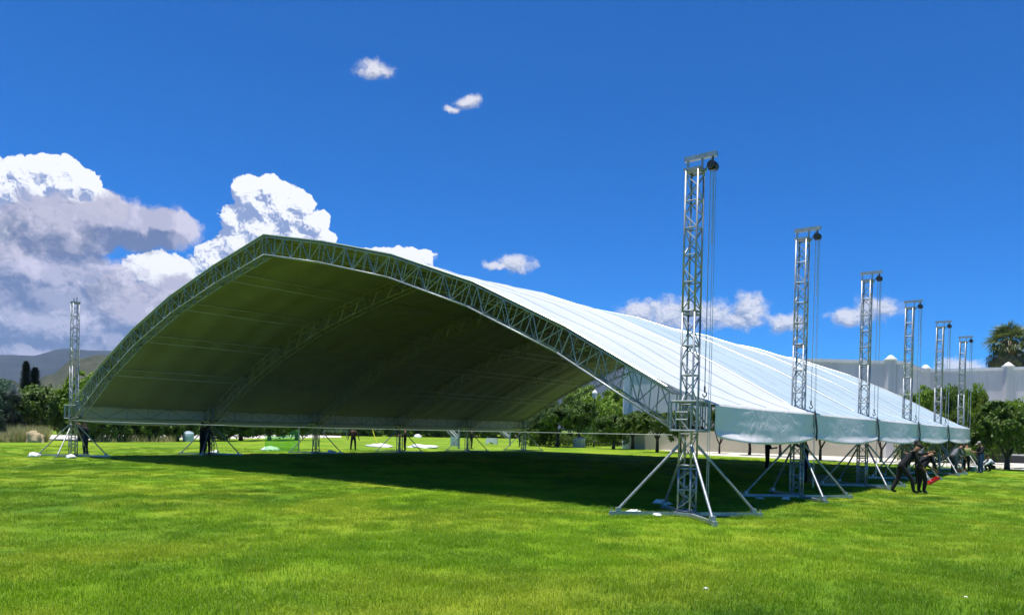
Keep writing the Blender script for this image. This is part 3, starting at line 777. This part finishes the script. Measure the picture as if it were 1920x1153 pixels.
# far left
tree(86, 824, 705, 68, 'dark', 'big round dense tree at the far left, left of the corner tower', 1, -.05, .5)
tree(52, 822, 716, 36, 'bright', 'yellow green shoulder tree at the left of the big round tree', 3, .0, .5)
tree(150, 826, 700, 56, 'bright', 'sunlit tree directly behind the left corner tower', 2, -.05, .5)
tree(-8, 824, 712, 40, 'pale', 'pale bluish green weeping tree cut by the left edge', 0, -.2, .4)
tree(12, 823.5, 772, 40, 'dark', 'low dark bush at the left edge under the pale tree', 2, -.4, .3)
def hedge(px0, px1, by, h, label, seed, n=26000, M=M_leaf, leaf=.14):
    a, b = G(px0, by), G(px1, by); rr = random.Random(seed); vs = []; fs = []; ln = (b-a).length; dr = (b-a).normalized(); nr = Vector((-dr.y, dr.x, 0))
    o0 = a.lerp(b, .5)
    for _ in range(n):
        u = rr.random(); th = h*(.72+.55*noise.noise((u*ln*.16, seed, 0))+.25*noise.noise((u*ln*.6, seed, 5)))
        p = a.lerp(b, u)-o0+nr*rr.uniform(-1.3, 1.3)+Vector((0, 0, th*rr.random()**.7)); nn = Vector((rr.gauss(0, 1), rr.gauss(0, 1), rr.gauss(.5, .7))).normalized(); q1 = nn.orthogonal().normalized(); q2 = nn.cross(q1)
        s1 = leaf*rr.uniform(.6, 1.4); i = len(vs); vs += [p-q1*s1, p-q2*s1*.6, p+q1*s1, p+q2*s1*.6]; fs.append((i, i+1, i+2, i+3))
    T = thing('hedge', label, 'hedge', (o0.x, o0.y, 0)); link('foliage', mesh('foliage', vs, fs), M, T)
    sb = MB()
    for k in range(12): f = (k+.5)/12; p = a.lerp(b, f)-o0; sb.tube([(p.x, p.y, -.1), (p.x, p.y, h*.6)], .08, 5)
    sb.build('stems', M_bark, T)
hedge(100, 640, 815, 3.6, 'long dark hedge beyond the pale path at the left', 1)
hedge(560, 1010, 815.5, 3.8, 'long dark hedge closing the far side of the lawn', 2, leaf=.18)
hedge(985, 1180, 836, 2.2, 'dense low hedge behind the street lamp and utility box', 3, 14000, leaf=.1)
hedge(1700, 1960, 866, 2.4, 'dense hedge at the foot of the grey wall on the right', 4, 16000, leaf=.09)
# conifers
def conifer(px, by, ty, hw, label, seed):
    p = at(px, by, 82); d = (p-CAM).dot(fw); sc = F_PX/d; h = (CAM.z)+(820-13-ty)/sc; h = wtop(px, ty, p); r = hw/sc
    T = thing('cypress_tree', label, 'tree', (p.x, p.y, 0), 0, 'conifers on the far left')
    rr = random.Random(seed); vs = []; fs = []
    for k in range(5200):
        z = rr.random()**.8; ring = (1-z)**.5*(0.75+.7*noise.noise((z*9, rr.random()*2, seed)))
        a = rr.uniform(0, 6.28); q = Vector((math.cos(a)*r*ring*rr.uniform(.3, 1.1), math.sin(a)*r*ring*rr.uniform(.3, 1.1), h*(.08+.92*z)))
        s = rr.uniform(.12, .3); o_ = Vector((math.cos(a), math.sin(a), rr.uniform(.2, 1.3))).normalized()*s; w_ = Vector((-math.sin(a), math.cos(a), 0))*s*.22
        i = len(vs); vs += [q-w_, q+w_, q+o_]; fs.append((i, i+1, i+2))
    link('crown', mesh('crown', vs, fs), M_conif, T); MB().tube([(0, 0, -.1), (0, 0, h*.9)], .16, 8, .03).build('trunk', M_bark, T, True)
conifer(47, 820, 679, 22, 'tall dark pointed conifer at the far left', 1)
conifer(64, 820, 690, 23, 'shorter dark conifer beside the tall pointed one', 2)
# yucca
yp = at(24, 822, 74); YT = thing('yucca_plant', 'spiky grey dark yucca left of the conifers', 'plant', (yp.x, yp.y, 0))
yh = wtop(24, 722, yp)
rr = random.Random(4)
MB().tube([(0, 0, -.1), (.05, 0, yh*.8)], .13, 8, .1).build('trunk', M_bark, YT)
for hx, hy, hzz, n_ in ((0, 0, 1., 60), (-.6, .3, .85, 50), (.7, 0, .8, 50), (.1, -.5, .6, 50), (-.4, 0, .4, 40), (.5, .3, .42, 40)):
    vs = []; fs = []
    for _ in range(n_*4):
        a = rr.uniform(0, 6.28); e = rr.uniform(-.5, 1.5); d = Vector((math.cos(a)*math.cos(e), math.sin(a)*math.cos(e), math.sin(e))); l = rr.uniform(.4, .9); w_ = d.orthogonal().normalized()*.035
        o_ = Vector((hx, hy, yh*hzz*.85)); i = len(vs); vs += [o_-w_, o_+w_, o_+d*l]; fs.append((i, i+1, i+2))
    link('leaf_rosette', mesh('leaf_rosette', vs, fs), M_conif if hzz < 1 else M_agave, YT)
# dry reeds along the left edge of the lawn
vs = []; fs = []; rr = random.Random(9)
for _ in range(8000):
    px = rr.uniform(-60, 90) if rr.random() < .8 else rr.uniform(180, 330); p = G(px, rr.uniform(825.5, 829)); h = rr.uniform(.4, 1.45)*(1 if 20 < px < 96 else .6); a = rr.uniform(0, 6.28)
    d = Vector((math.cos(a), math.sin(a), 0)); q = p+d*h*rr.uniform(.1, .6)+Vector((0, 0, h)); w_ = Vector((-d.y, d.x, 0))*.03; i = len(vs)
    vs += [p-w_, p+w_, q]; fs.append((i, i+1, i+2))
tag(link('dry_grass', mesh('dry_grass', vs, fs), M_reed), 'tall pale yellow dry grass at the left edge of the lawn', 'dry grass', kind='stuff')
def blob(name, p, r, M, seed, amp=.25, parent=None, sub=3):
    bm = bmesh.new(); bmesh.ops.create_icosphere(bm, subdivisions=sub, radius=1)
    for v in bm.verts:
        n = 1+amp*noise.fractal(v.co*1.6+Vector((seed, 0, 0)), 1, 2, 4); v.co = Vector((v.co.x*r[0]*n, v.co.y*r[1]*n, max(-.02, v.co.z)*r[2]*n))
    me = bpy.data.meshes.new(name); bm.to_mesh(me); bm.free(); me.shade_smooth()
    o = link(name, me, M, parent); o.location = p; return o
p = G(64, 829); tag(blob('boulder', (p.x, p.y, 0), (.7, .7, .95), M_tan, 2, .5), 'rounded tan boulder in the dry grass at the left', 'boulder')

# palm
pp = at(1890, 700, 128); zt = wtop(1884, 632, pp)
PT = thing('palm_tree', 'palm tree with a thick skirt of dead fronds rising above the grey wall', 'palm tree', (pp.x, pp.y, 0))
MB().tube([(0, 0, -.2), (.1, 0, zt*.5), (0, 0, zt-.5)], 1.3, 12, 1.0).build('trunk', M_palmdry, PT, True)
def frond_mesh(seed, L_, droop):
    rr = random.Random(seed); vs = []; fs = []
    n = 26; stem = L_*.5
    def st(f): return Vector((stem*f, 0, -droop*.15*f*f))
    for k in range(4):
        a, b = st(k/4), st((k+1)/4); i = len(vs); w_ = Vector((0, .03, 0)); vs += [a-w_, a+w_, b+w_, b-w_]; fs.append((i, i+1, i+2, i+3))
    o_ = st(1)
    for k in range(n):
        a = (k/(n-1)-.5)*3.6+rr.uniform(-.05, .05); l = L_*.55*rr.uniform(.8, 1.1)*(1-.25*abs(a)/1.8)
        d = Vector((math.cos(a), math.sin(a), rr.uniform(-.12, .12))); m1 = o_+d*l*.6; e = o_+d*l+Vector((0, 0, -l*.35*droop))
        w_ = Vector((-d.y, d.x, 0))*.07; i = len(vs); vs += [o_, m1-w_, e, m1+w_]; fs.append((i, i+1, i+2, i+3))
    return mesh('frond', vs, fs)
gf = []; 
for k in range(4):
    me = frond_mesh(k, 3.3, .8+.2*k); me.materials.append(M_palm); gf.append(me)
dfm = []
for k in range(4):
    me = frond_mesh(20+k, 2.8, 1.4); me.materials.append(M_palmdry); dfm.append(me)
rr = random.Random(12)
for k in range(44):
    o = link('frond', gf[k % 4], None, PT); o.location = (0, 0, zt-.9)
    e = R(80-118*(k/43)**.9)+rr.uniform(-.1, .1); o.rotation_euler = (rr.uniform(-.6, .6), -e, k*2.4+rr.uniform(-.2, .2)); s = rr.uniform(.85, 1.1); o.scale = (s, s, s)
for k in range(90):
    f = k/89; a = k*2.4+rr.uniform(-.3, .3)
    o = link('dead_frond', dfm[k % 4], None, PT); o.location = (math.cos(a)*.9, math.sin(a)*.9, zt-1.2-f*5.0)
    o.rotation_euler = (rr.uniform(-.7, .7), R(48+24*f)+rr.uniform(-.15, .15), a); s = rr.uniform(.95, 1.35); o.scale = (s, s, s)

# ---------------------------------------------------------------- street furniture, background pieces
p = G(1113, 838); d = (p-CAM).dot(fw); sc = F_PX/d; lh = (838-730)/sc
LP = thing('street_lamp', 'black street lamp with pale lantern among the trees beyond the rear arch', 'street lamp', (p.x, p.y, 0))
MB().tube([(0, 0, 0), (0, 0, .8)], .11, 10, .07).tube([(0, 0, .8), (0, 0, lh-1.05)], .055, 8).build('post', M_dark, LP, True)
MB().lathe([(.12, lh-1.05), (.24, lh-.95), (.30, lh-.45), (.28, lh-.42)], 8).build('lantern', M_lens, LP)
MB().lathe([(.34, lh-.42), (.26, lh-.25), (.10, lh-.12), (.03, lh)], 8).build('lamp_cap', M_white, LP)
p = G(1112, 839); UB = thing('utility_box', 'beige utility box with a low domed lid below the street lamp', 'utility box', (p.x-1.2, p.y-1, 0))
MB().lathe([(.68, 0), (.68, .85)], 8).build('cabinet', M_box, UB); MB().lathe([(.76, .85), (.74, .93), (.4, 1.06), (.05, 1.14)], 8).build('lid', M_white, UB)
p = G(353, 828); TK = thing('water_tank', 'pale blue upright water tank between the trees at the left', 'tank', (p.x, p.y, 0))
MB().lathe([(.46, 0), (.48, .05), (.48, .75), (.42, .88)], 18).build('tank_body', M_tank, TK, True); MB().lathe([(.30, .88), (.28, .96), (.05, 1.0)], 14).build('tank_lid', M_tank, TK)
for px, py, rx, ry, lb in ((506, 844, .75, .5, 'small crumpled white sheet on the grass left of the net pole'), (713, 838, 1.5, .6, 'crumpled white plastic sheet on the lawn left of the fourth mast'), (772, 841, 0, 0, ''),
                           (792, 839, 1.7, .7, 'long crumpled white plastic sheet on the lawn right of the fourth mast')):
    if not lb: continue
    p = G(px, py); tag(blob('plastic_sheet', (p.x, p.y, .0), (rx, ry, .28), M_plastic, px, .5), lb, 'plastic sheet', 'white sheets on the lawn')
p = G(783, 820); tag(blob('tarpaulin_mound', (p.x, p.y, 0), (.8, .6, .62), M_plastic, 5, .2), 'white tarpaulin mound at the back of the lawn', 'tarpaulin')
p = G(707, 830); q = G(707, 832)
tag(MB().tube([(p.x, p.y, .02), (p.x-.4, p.y, .6), (p.x-.75, p.y, 1.3), (p.x-.85, p.y, 2.0)], .05, 6).build('yellow_strap', M_yellow), 'yellow strap hanging down to the lawn behind the third mast', 'strap')
# green net on a pole
p = G(560, 847); q = G(500, 846); NP = thing('net_screen', 'sheer green net hung from a pole beside the third left mast', 'net', (p.x, p.y, 0))
rod('pole', (0, 0, 0), (0, 0, 2.05), .045, M_alu, NP); dq = Vector((q.x-p.x, q.y-p.y, 0))
vs = []; fs = []
for j in range(9):
    for i in range(25):
        u = i/24; v = j/8; pt = dq*u; top_ = 1.55-.5*u-.25*math.sin(u*3); vs.append((pt.x+.12*math.sin(u*17+v), pt.y+.1*math.sin(u*23), .05+top_*v))
fs = [(j*25+i, j*25+i+1, (j+1)*25+i+1, (j+1)*25+i) for j in range(8) for i in range(24)]
link('net', mesh('net', vs, fs, True), M_net, NP)
# leaning white trusses with their posts
def lean(px, by, dx, label):
    p = G(px, by); T = thing('leaning_truss', label, 'truss', (p.x, p.y, 0), group='trusses propped at the back of the lawn')
    rod('post', (0, 0, 0), (0, 0, 2.05), .09, M_alu, T)
    d = Vector((-_r.x, -_r.y, 0))*1.0
    for s in (-.14, .14):
        for w_ in (0, .28): rod('chord', d*.1+Vector((s*.6, s, .75+w_)), d*dx+Vector((s*.6, s, 1.75+w_)), .03, M_white, T)
    lc = MB()
    for k in range(7):
        a = d*(.1+(dx-.1)*k/7)+Vector((0, 0, .75+k/7)); b = d*(.1+(dx-.1)*(k+1)/7)+Vector((0, 0, .75+(k+1)/7+.28)); lc.tube([a, b], .022, 5); lc.tube([b, a+Vector((0, 0, .28))], .02, 5)
    lc.build('lacing', M_white, T)
    return T
T = lean(860, 841, 1.15, 'white truss leaning on a post with a hanging white sheet, left of the fifth mast')
link('hanging_sheet', mesh('s', [(-.55+.03*(k % 2), .02*math.sin(k*2), 1.05) for k in range(2)]+[(0, 0, 1)], [(0, 1, 2)]), M_plastic, T) if False else None
vs = []; n_ = 10
for j in range(7):
    for i in range(n_): vs.append(tuple(Vector((-_r.x, -_r.y, 0))*(.1+.55*i/(n_-1))+Vector((.04*math.sin(i*1.9), -.05+.06*math.cos(i*1.7), .22+.85*j/6))))
link('hanging_sheet', mesh('hanging_sheet', vs, [(j*n_+i, j*n_+i+1, (j+1)*n_+i+1, (j+1)*n_+i) for j in range(6) for i in range(n_-1)], True), M_plastic, T)
lean(956, 836, 1.25, 'white truss leaning on a post, left of the rearmost left mast')
# lying truss far back
p = G(605, 822); q = G(652, 822); Lt = thing('lying_truss', 'length of lattice truss resting on supports at the back of the lawn', 'truss', (0, 0, 0))
n_ = 12
for dz in (1.0, 1.45): rod('chord', (p.x, p.y, dz), (q.x, q.y, dz), .04, M_alu, Lt)
lc = MB()
for k in range(n_):
    a = p.lerp(q, k/n_); b = p.lerp(q, (k+1)/n_); lc.tube([(a.x, a.y, 1.0), (b.x, b.y, 1.45)] if k % 2 else [(a.x, a.y, 1.45), (b.x, b.y, 1.0)], .03, 5)
lc.build('lacing', M_alu, Lt)
for f in (.05, .95): a = p.lerp(q, f); rod('support', (a.x, a.y, 0), (a.x, a.y, 1.0), .05, M_alu, Lt)
# draped table
p = G(922, 834); TB = thing('draped_table', 'table draped with grey and white sheets at the back of the lawn', 'table', (p.x, p.y, 0), YAW*-1)
MB().box((-.6, -.35, .74), (.6, .35, .78)).build('table_top', M_white, TB)
for sx in (-1, 1):
    for sy in (-1, 1): rod('leg', (sx*.55, sy*.3, 0), (sx*.55, sy*.3, .74), .02, M_steel, TB)
vs = []; n_ = 40
for j in range(6):
    for i in range(n_+1):
        a = i/n_*2*math.pi; sx = max(-1, min(1, 1.4*math.cos(a))); sy = max(-1, min(1, 1.4*math.sin(a))); o_ = .02+.07*(1-j/5)*(.5+.5*math.sin(i*1.9))
        vs.append((sx*(.61+o_), sy*(.36+o_), (.785 if j == 5 else .2+.58*j/5-.12*math.sin(i*.8)*(1-j/5))))
link('cloth', mesh('cloth', vs, [(j*(n_+1)+i, j*(n_+1)+i+1, (j+1)*(n_+1)+i+1, (j+1)*(n_+1)+i) for j in range(5) for i in range(n_)], True), M_plastic, TB)
# rags and sandbags at tower feet
for px, py, r_, lb in ((1186, 963, .11, 'white crumpled rag by the near left foot of the corner tower'), (1200, 965, .08, 'small white rag next to the larger one'), (1232, 968, .07, 'white rag close to the corner tower base plate'),
                       (1473, 937, .09, 'white rag at the foot of the second right tower'), (1424, 936, .07, 'white scrap in the shadow left of the second right tower'),
                       (62, 857, .26, 'white bag on the left outrigger of the far left tower'), (134, 859, .2, 'white bag at the foot of the far left tower'), (402, 850, .25, 'white bag by the mast beside the man in black'),
                       (622, 850, .25, 'grey white bag in the shadow right of the third mast'), (1664, 907, .1, 'small white bottle by the third right tower'), (1240, 945, .16, 'pale bag in the shade behind the corner tower'), (1323, 1106, .022, 'tiny white scrap on the grass in front of the corner tower'), (1811, 1123, .02, 'tiny white scrap on the grass at the lower right')):
    p = G(px, py); tag(blob('rag', (p.x, p.y, .02), (r_*1.6, r_, r_*.75), M_plastic, px, .6, sub=2), lb, 'rag')
p = G(1535, 905); tag(blob('tarp_heap', (p.x, p.y, 0), (.75, .45, .32), M_tan, 8, .4), 'tan tarpaulin heap lying in the shade behind the second right tower', 'tarpaulin')

# ---------------------------------------------------------------- people
PB = {}
def person(px, py, label, pose='stand', top_=M_black, leg_=M_black, shoe=M_bshoe, h=1.72, face=0., cap=None, loc=None, bare_arm=True, pants_h=None):
    p = loc or G(px, py)
    T = thing('person', label, 'person', (p.x, p.y, 0), face)
    s = h/1.75
    hipz = .93; lean_ = 0.; J = {}
    P_ = dict(hip=(0, 0, .93), chest=(0, 0, 1.30), neck=(0, 0, 1.47), head=(0, .02, 1.62), hl=(-.10, 0, .90), kl=(-.12, .02, .50), al=(-.13, -.03, .09), tl=(-.14, .14, .04),
              hr=(.10, 0, .90), kr=(.12, .02, .50), ar=(.13, -.03, .09), tr=(.14, .14, .04), sl=(-.18, 0, 1.41), el=(-.25, -.02, 1.13), wl=(-.27, .08, .88), sr=(.18, 0, 1.41), er=(.25, -.02, 1.13), wr=(.27, .08, .88))
    if pose == 'arms_out': P_.update(el=(-.34, 0, 1.16), wl=(-.40, .08, .90), er=(.34, 0, 1.16), wr=(.40, .08, .90), kl=(-.15, .02, .5), kr=(.15, .02, .5), al=(-.17, -.03, .09), ar=(.17, -.03, .09), tl=(-.19, .14, .04), tr=(.19, .14, .04))
    if pose == 'reach': P_.update(el=(-.28, .22, 1.50), wl=(-.18, .42, 1.70), er=(.28, .22, 1.46), wr=(.20, .44, 1.62), head=(0, .03, 1.64))
    if pose == 'work': P_.update(el=(-.26, .12, 1.14), wl=(-.14, .38, 1.16), er=(.26, .12, 1.14), wr=(.14, .38, 1.20), head=(0, .08, 1.60))
    if pose == 'bend':     # leaning far forward, one arm stretched ahead, feet apart
        P_.update(hip=(0, -.14, .90), chest=(0, .08, 1.22), neck=(0, .20, 1.37), head=(0, .30, 1.48), hl=(-.10, -.18, .86), hr=(.10, -.18, .86), kl=(-.14, -.24, .48), al=(-.16, -.42, .09), tl=(-.17, -.26, .04),
                  kr=(.14, .12, .48), ar=(.15, .16, .09), tr=(.16, .33, .04), sl=(-.18, .16, 1.33), sr=(.18, .16, 1.33), el=(-.22, .42, 1.28), wl=(-.18, .68, 1.36), er=(.22, .26, 1.06), wr=(.14, .44, .86))
    if pose == 'stoop': P_.update(hip=(0, -.10, .90), chest=(0, .12, 1.22), neck=(0, .24, 1.36), head=(0, .36, 1.43), sl=(-.18, .19, 1.32), sr=(.18, .19, 1.32), hl=(-.1, -.1, .88), hr=(.1, -.1, .88), kl=(-.12, 0, .48), kr=(.12, .05, .48),
                  el=(-.25, .30, 1.08), wl=(-.12, .50, .92), er=(.25, .30, 1.08), wr=(.12, .50, .88))
    if pose == 'crouch':
        P_.update(hip=(0, -.15, .25), chest=(0, .05, .58), neck=(0, .14, .74), head=(0, .22, .87), hl=(-.1, -.15, .25), hr=(.1, -.15, .25), kl=(-.18, .28, .50), kr=(.18, .28, .48), al=(-.16, .10, .09), ar=(.16, .12, .09), tl=(-.17, .28, .04), tr=(.17, .30, .04),
                  sl=(-.18, .10, .68), sr=(.18, .10, .68), el=(-.24, .30, .50), wl=(-.10, .48, .36), er=(.24, .30, .48), wr=(.10, .50, .22))
    rad = dict(hip=(.15, .115), chest=(.165, .115), neck=(.062, .062), head=(.088, .10), hl=(.09, .095), kl=(.062, .066), al=(.045, .05), tl=(.045, .035), hr=(.09, .095), kr=(.062, .066), ar=(.045, .05), tr=(.045, .035),
               sl=(.065, .06), el=(.045, .045), wl=(.028, .03), sr=(.065, .06), er=(.045, .045), wr=(.028, .03))
    for k_ in rad:
        q_ = {'hip': 1.25 if pose in ('bend', 'stoop') else 1.15, 'chest': 1.4 if pose in ('bend', 'stoop') else 1.2, 'sl': 1.3, 'sr': 1.3, 'el': 1.35, 'er': 1.35, 'hl': 1.2, 'hr': 1.2, 'kl': 1.25, 'kr': 1.25, 'al': 1.3, 'ar': 1.3}.get(k_, 1.); rad[k_] = (rad[k_][0]*q_, rad[k_][1]*q_)
    names = list(P_); vs = [Vector(P_[k])*s for k in names]; ix = {k: i for i, k in enumerate(names)}; rs_ = [rad[k] for k in names]
    es = [(ix[a], ix[b]) for a, b in (('hip', 'chest'), ('chest', 'neck'), ('neck', 'head'), ('hip', 'hl'), ('hl', 'kl'), ('kl', 'al'), ('al', 'tl'), ('hip', 'hr'), ('hr', 'kr'), ('kr', 'ar'), ('ar', 'tr'),
                                   ('chest', 'sl'), ('sl', 'el'), ('el', 'wl'), ('chest', 'sr'), ('sr', 'er'), ('er', 'wr'))]
    bone = {i: k for k, i in ix.items()}
    def addv(v, r_, par, tg): vs.append(v); rs_.append(r_); es.append((par, len(vs)-1)); bone[len(vs)-1] = tg; return len(vs)-1
    hd = Vector(P_['head'])*s
    dh = (hd-Vector(P_['neck'])*s).normalized()
    topi = addv(hd+dh*.10*s, (.075, .085), ix['head'], 'hair')
    for w_, e_ in (('wl', 'el'), ('wr', 'er')):
        a = vs[ix[w_]]; d = (a-vs[ix[e_]]).normalized(); sd = d.orthogonal().normalized()
        pm = addv(a+d*.08, (.034, .018), ix[w_], 'hand')
        for k, (o_, l) in enumerate(((-.028, .07), (-.010, .085), (.010, .08), (.028, .06))):
            q = addv(a+d*.10+sd*o_, (.0095, .0095), pm, 'hand'); addv(a+d*(.10+l)+sd*o_*1.2+Vector((0, 0, -.01)), (.008, .008), q, 'hand')
        addv(a+d*.07+sd*.055, (.011, .011), ix[w_], 'hand')
    me = bpy.data.meshes.new('b'); me.from_pydata([tuple(v) for v in vs], es, []); o = bpy.data.objects.new('b', me); C.objects.link(o)
    o.modifiers.new('s', 'SKIN'); sv = me.skin_vertices[0].data
    for i, r_ in enumerate(rs_): sv[i].radius = (r_[0]*s if i < len(names) or i == topi else r_[0], r_[1]*s if i < len(names) or i == topi else r_[1])
    for d_ in sv: d_.use_root = False
    sv[ix['hip']].use_root = True
    ss = o.modifiers.new('d', 'SUBSURF'); ss.levels = 1; ss.render_levels = 1
    dg = bpy.context.evaluated_depsgraph_get(); dg.update()
    bm_ = bpy.data.meshes.new_from_object(o.evaluated_get(dg)); bm_.name = 'body'
    bpy.data.objects.remove(o); bpy.data.meshes.remove(me)
    bm_.materials.clear()
    for M in (M_skin, top_, leg_, shoe, M_hair): bm_.materials.append(M)
    region = {'hip': 2, 'chest': 1, 'neck': 0, 'head': 0, 'hl': 2, 'kl': 2, 'al': 2, 'tl': 3, 'hr': 2, 'kr': 2, 'ar': 2, 'tr': 3, 'sl': 1, 'el': 1, 'wl': 0, 'sr': 1, 'er': 1, 'wr': 0, 'hair': 4, 'hand': 0}
    for pl in bm_.polygons:
        c = pl.center; best = None
        for (a, b) in es:
            A_, B_ = vs[a], vs[b]; ab = B_-A_; f = max(0, min(1, (c-A_).dot(ab)/ab.length_squared)); dd = (c-A_-ab*f).length
            if best is None or dd < best[0]: best = (dd, a, b, f)
        _, a, b, f = best; ka, kb = bone[a], bone[b]
        mi = region[kb] if f > .5 else region[ka]
        if {ka, kb} == {'hip', 'chest'}: mi = 2 if f < .12 else 1
        if ka == 'chest' and kb in ('sl', 'sr', 'neck'): mi = 1 if (kb != 'neck' or f < .75) else 0
        if kb in ('wl', 'wr'): mi = 0 if f > .85 else 1
        pl.material_index = mi; pl.use_smooth = True
    b_ = link('body', bm_, None, T)
    # head details: nose, hair or cap
    fwd = Vector((0, 1, 0)); q = dh
    side_ = q.cross(fwd).normalized() if q.cross(fwd).length > .1 else Vector((1, 0, 0)); fr = side_.cross(q).normalized()*-1
    if fr.y < 0: fr = -fr
    rot = Matrix((side_, fr, q)).transposed()
    def ell(nm, c, r3, M, lowcut=-1):
        bm = bmesh.new(); bmesh.ops.create_icosphere(bm, subdivisions=2, radius=1)
        for v in bm.verts: v.co = rot @ Vector((v.co.x*r3[0], v.co.y*r3[1], max(lowcut, v.co.z)*r3[2])) + c
        mm = bpy.data.meshes.new(nm); bm.to_mesh(mm); bm.free(); mm.shade_smooth(); return link(nm, mm, M, T)
    hc = hd+q*.045*s
    ell('hair' if not cap else 'cap', hc+q*.03*s-fr*.012*s, (.094*s, .112*s, .105*s), cap or M_hair, -.15)
    if cap: MB().box((-.07*s, .08*s, .0), (.07*s, .19*s, .014*s), rot, hc+q*.03*s).build('cap_peak', cap, T)
    ell('nose', hc+fr*.10*s-q*.03*s, (.016*s, .022*s, .024*s), M_skin)
    for k in (-1, 1): ell('ear', hc+side_*.088*s*k-q*.02*s, (.012*s, .025*s, .035*s), M_skin)
    return T
toc = math.atan2(CAM.y, CAM.x)
def face_px(px, dirx):   # heading so that local +y points to the picture's right (1), left (-1), viewer (0) or away (2)
    base = {1: -_r, -1: _r}.get(dirx)
    v = Vector((_r.x, _r.y)) if dirx == 1 else Vector((-_r.x, -_r.y)) if dirx == -1 else Vector((-fw.x, -fw.y)) if dirx == 0 else Vector((fw.x, fw.y))
    return math.atan2(-v.x, v.y)
person(160, 854, 'person in dark top and blue jeans standing behind the far left tower', 'reach', M_black, M_djeans, face=face_px(0, -1))
person(378, 853, 'person in black reaching up beside the second left mast', 'reach', M_black, M_black, h=1.8, face=face_px(0, 1))
person(388, 853, 'second person in dark clothes bent close behind the one reaching up', 'work', M_char, M_black, face=face_px(0, 2))
person(662, 844, 'person in brown top standing with arms held slightly out, between the third and fourth masts', 'arms_out', M_brown, M_black, h=1.75, face=face_px(0, 2))
person(759, 846, 'person in reddish dark top at the fourth left mast', 'work', M_brown, M_black, h=1.75, face=face_px(0, -1))
person(884, 842, 'person in black standing by the fifth left mast', 'work', M_black, M_black, h=1.7, face=face_px(0, 1))
person(974, 838, 'person in dark blue clothes at the rearmost left mast', 'work', M_djeans, M_djeans, face=face_px(0, -1))
person(1438, 880, 'dark figure under the valance left of the second right tower, arm held forward', 'work', M_black, M_black, h=1.72, face=face_px(0, 1))
person(1508, 905, 'person in black standing close behind the second right tower', 'reach', M_black, M_black, h=1.75, face=face_px(0, -1))
person(1700, 925, 'stooping man in black stretching one arm forward, feet wide apart', 'bend', M_black, M_black, M_bshoe, h=1.78, face=face_px(0, 1)-.25)
person(1728, 925, 'man in black and grey shoes right beside the stooping man', 'stoop', M_black, M_black, M_shoe, h=1.6, face=face_px(0, 1)+.2)
person(1722, 908, 'man in grey shirt and dark cap behind the stooping men', 'work', M_gshirt, M_black, h=1.78, face=face_px(0, -1), cap=M_char)
person(1788, 890, 'person in grey leaning forward left of the yellow shirt', 'stoop', M_gshirt, M_char, h=1.75, face=face_px(0, 1))
person(1812, 885, 'person in a yellow checked shirt and black trousers seen from behind', 'work', M_plaid, M_black, h=1.62, face=face_px(0, 2))
person(1838, 887, 'person in black top, blue jeans and grey cap past the end of the eave', 'work', M_black, M_jeans, h=1.75, face=face_px(0, -1), cap=M_cap)
person(1857, 884, 'person in pale grey shirt crouching low under the trees at the right', 'crouch', M_lgrey, M_black, h=1.7, face=face_px(0, -1))
# tools and odds and ends on the right
p = G(1745, 916); RS = thing('red_scoop', 'red plastic scoop shovel with a white handle held by the stooping man', 'shovel', (p.x, p.y, .22), face_px(0, 1)-.2)
rotb = Matrix.Rotation(R(35), 3, 'X')
MB().box((-.17, -.10, -.02), (.17, .32, .0), rotb).box((-.17, -.10, 0), (-.15, .32, .07), rotb).box((.15, -.10, 0), (.17, .32, .07), rotb).box((-.15, .30, 0), (.15, .32, .07), rotb).box((-.15, -.10, 0), (.15, -.08, .07), rotb).build('scoop', M_red, RS)
rod('handle', (0, .02, .02), (-.05, -.22, .46), .016, M_white, RS)
p = G(1800, 886); bk = thing('orange_crate', 'small orange crate on the grass beside the farthest tower', 'crate', (p.x, p.y, 0), .4)
MB().box((-.25, -.16, 0), (.25, .16, .03)).box((-.25, -.16, .03), (-.22, .16, .2)).box((.22, -.16, .03), (.25, .16, .2)).box((-.22, -.16, .03), (.22, -.13, .2)).box((-.22, .13, .03), (.22, .16, .2)).build('crate_body', M_orange, bk)
p = G(1824, 885); bu = thing('blue_bucket', 'blue bucket standing between the yellow shirt and the jeans', 'bucket', (p.x, p.y, 0))
MB().lathe([(.12, 0), (.155, .30), (.165, .31), (.145, .30), (.11, .03)], 14).build('bucket_body', M_blue, bu, True)
MB().tube([(-.155, 0, .29), (-.1, .06, .36), (0, .08, .38), (.1, .06, .36), (.155, 0, .29)], .006, 5).build('handle', M_steel, bu)

# air between here and the hills
hz_ = MB().box((-3900, -3600, -3.2), (3600, 3900, 430)).build('haze')
HM = bpy.data.materials.new('haze_air'); HM.use_nodes = True; q = NT(HM.node_tree); q.n.clear()
pv = q.n.new('ShaderNodeVolumePrincipled'); pv.inputs['Color'].default_value = (.50, .72, 1, 1); pv.inputs['Density'].default_value = .00008; pv.inputs['Anisotropy'].default_value = .2
q.l.new(pv.outputs[0], q.n.new('ShaderNodeOutputMaterial').inputs['Volume']); hz_.data.materials.append(HM); tag(hz_, kind='stuff')
S.cycles.volume_bounces = 0
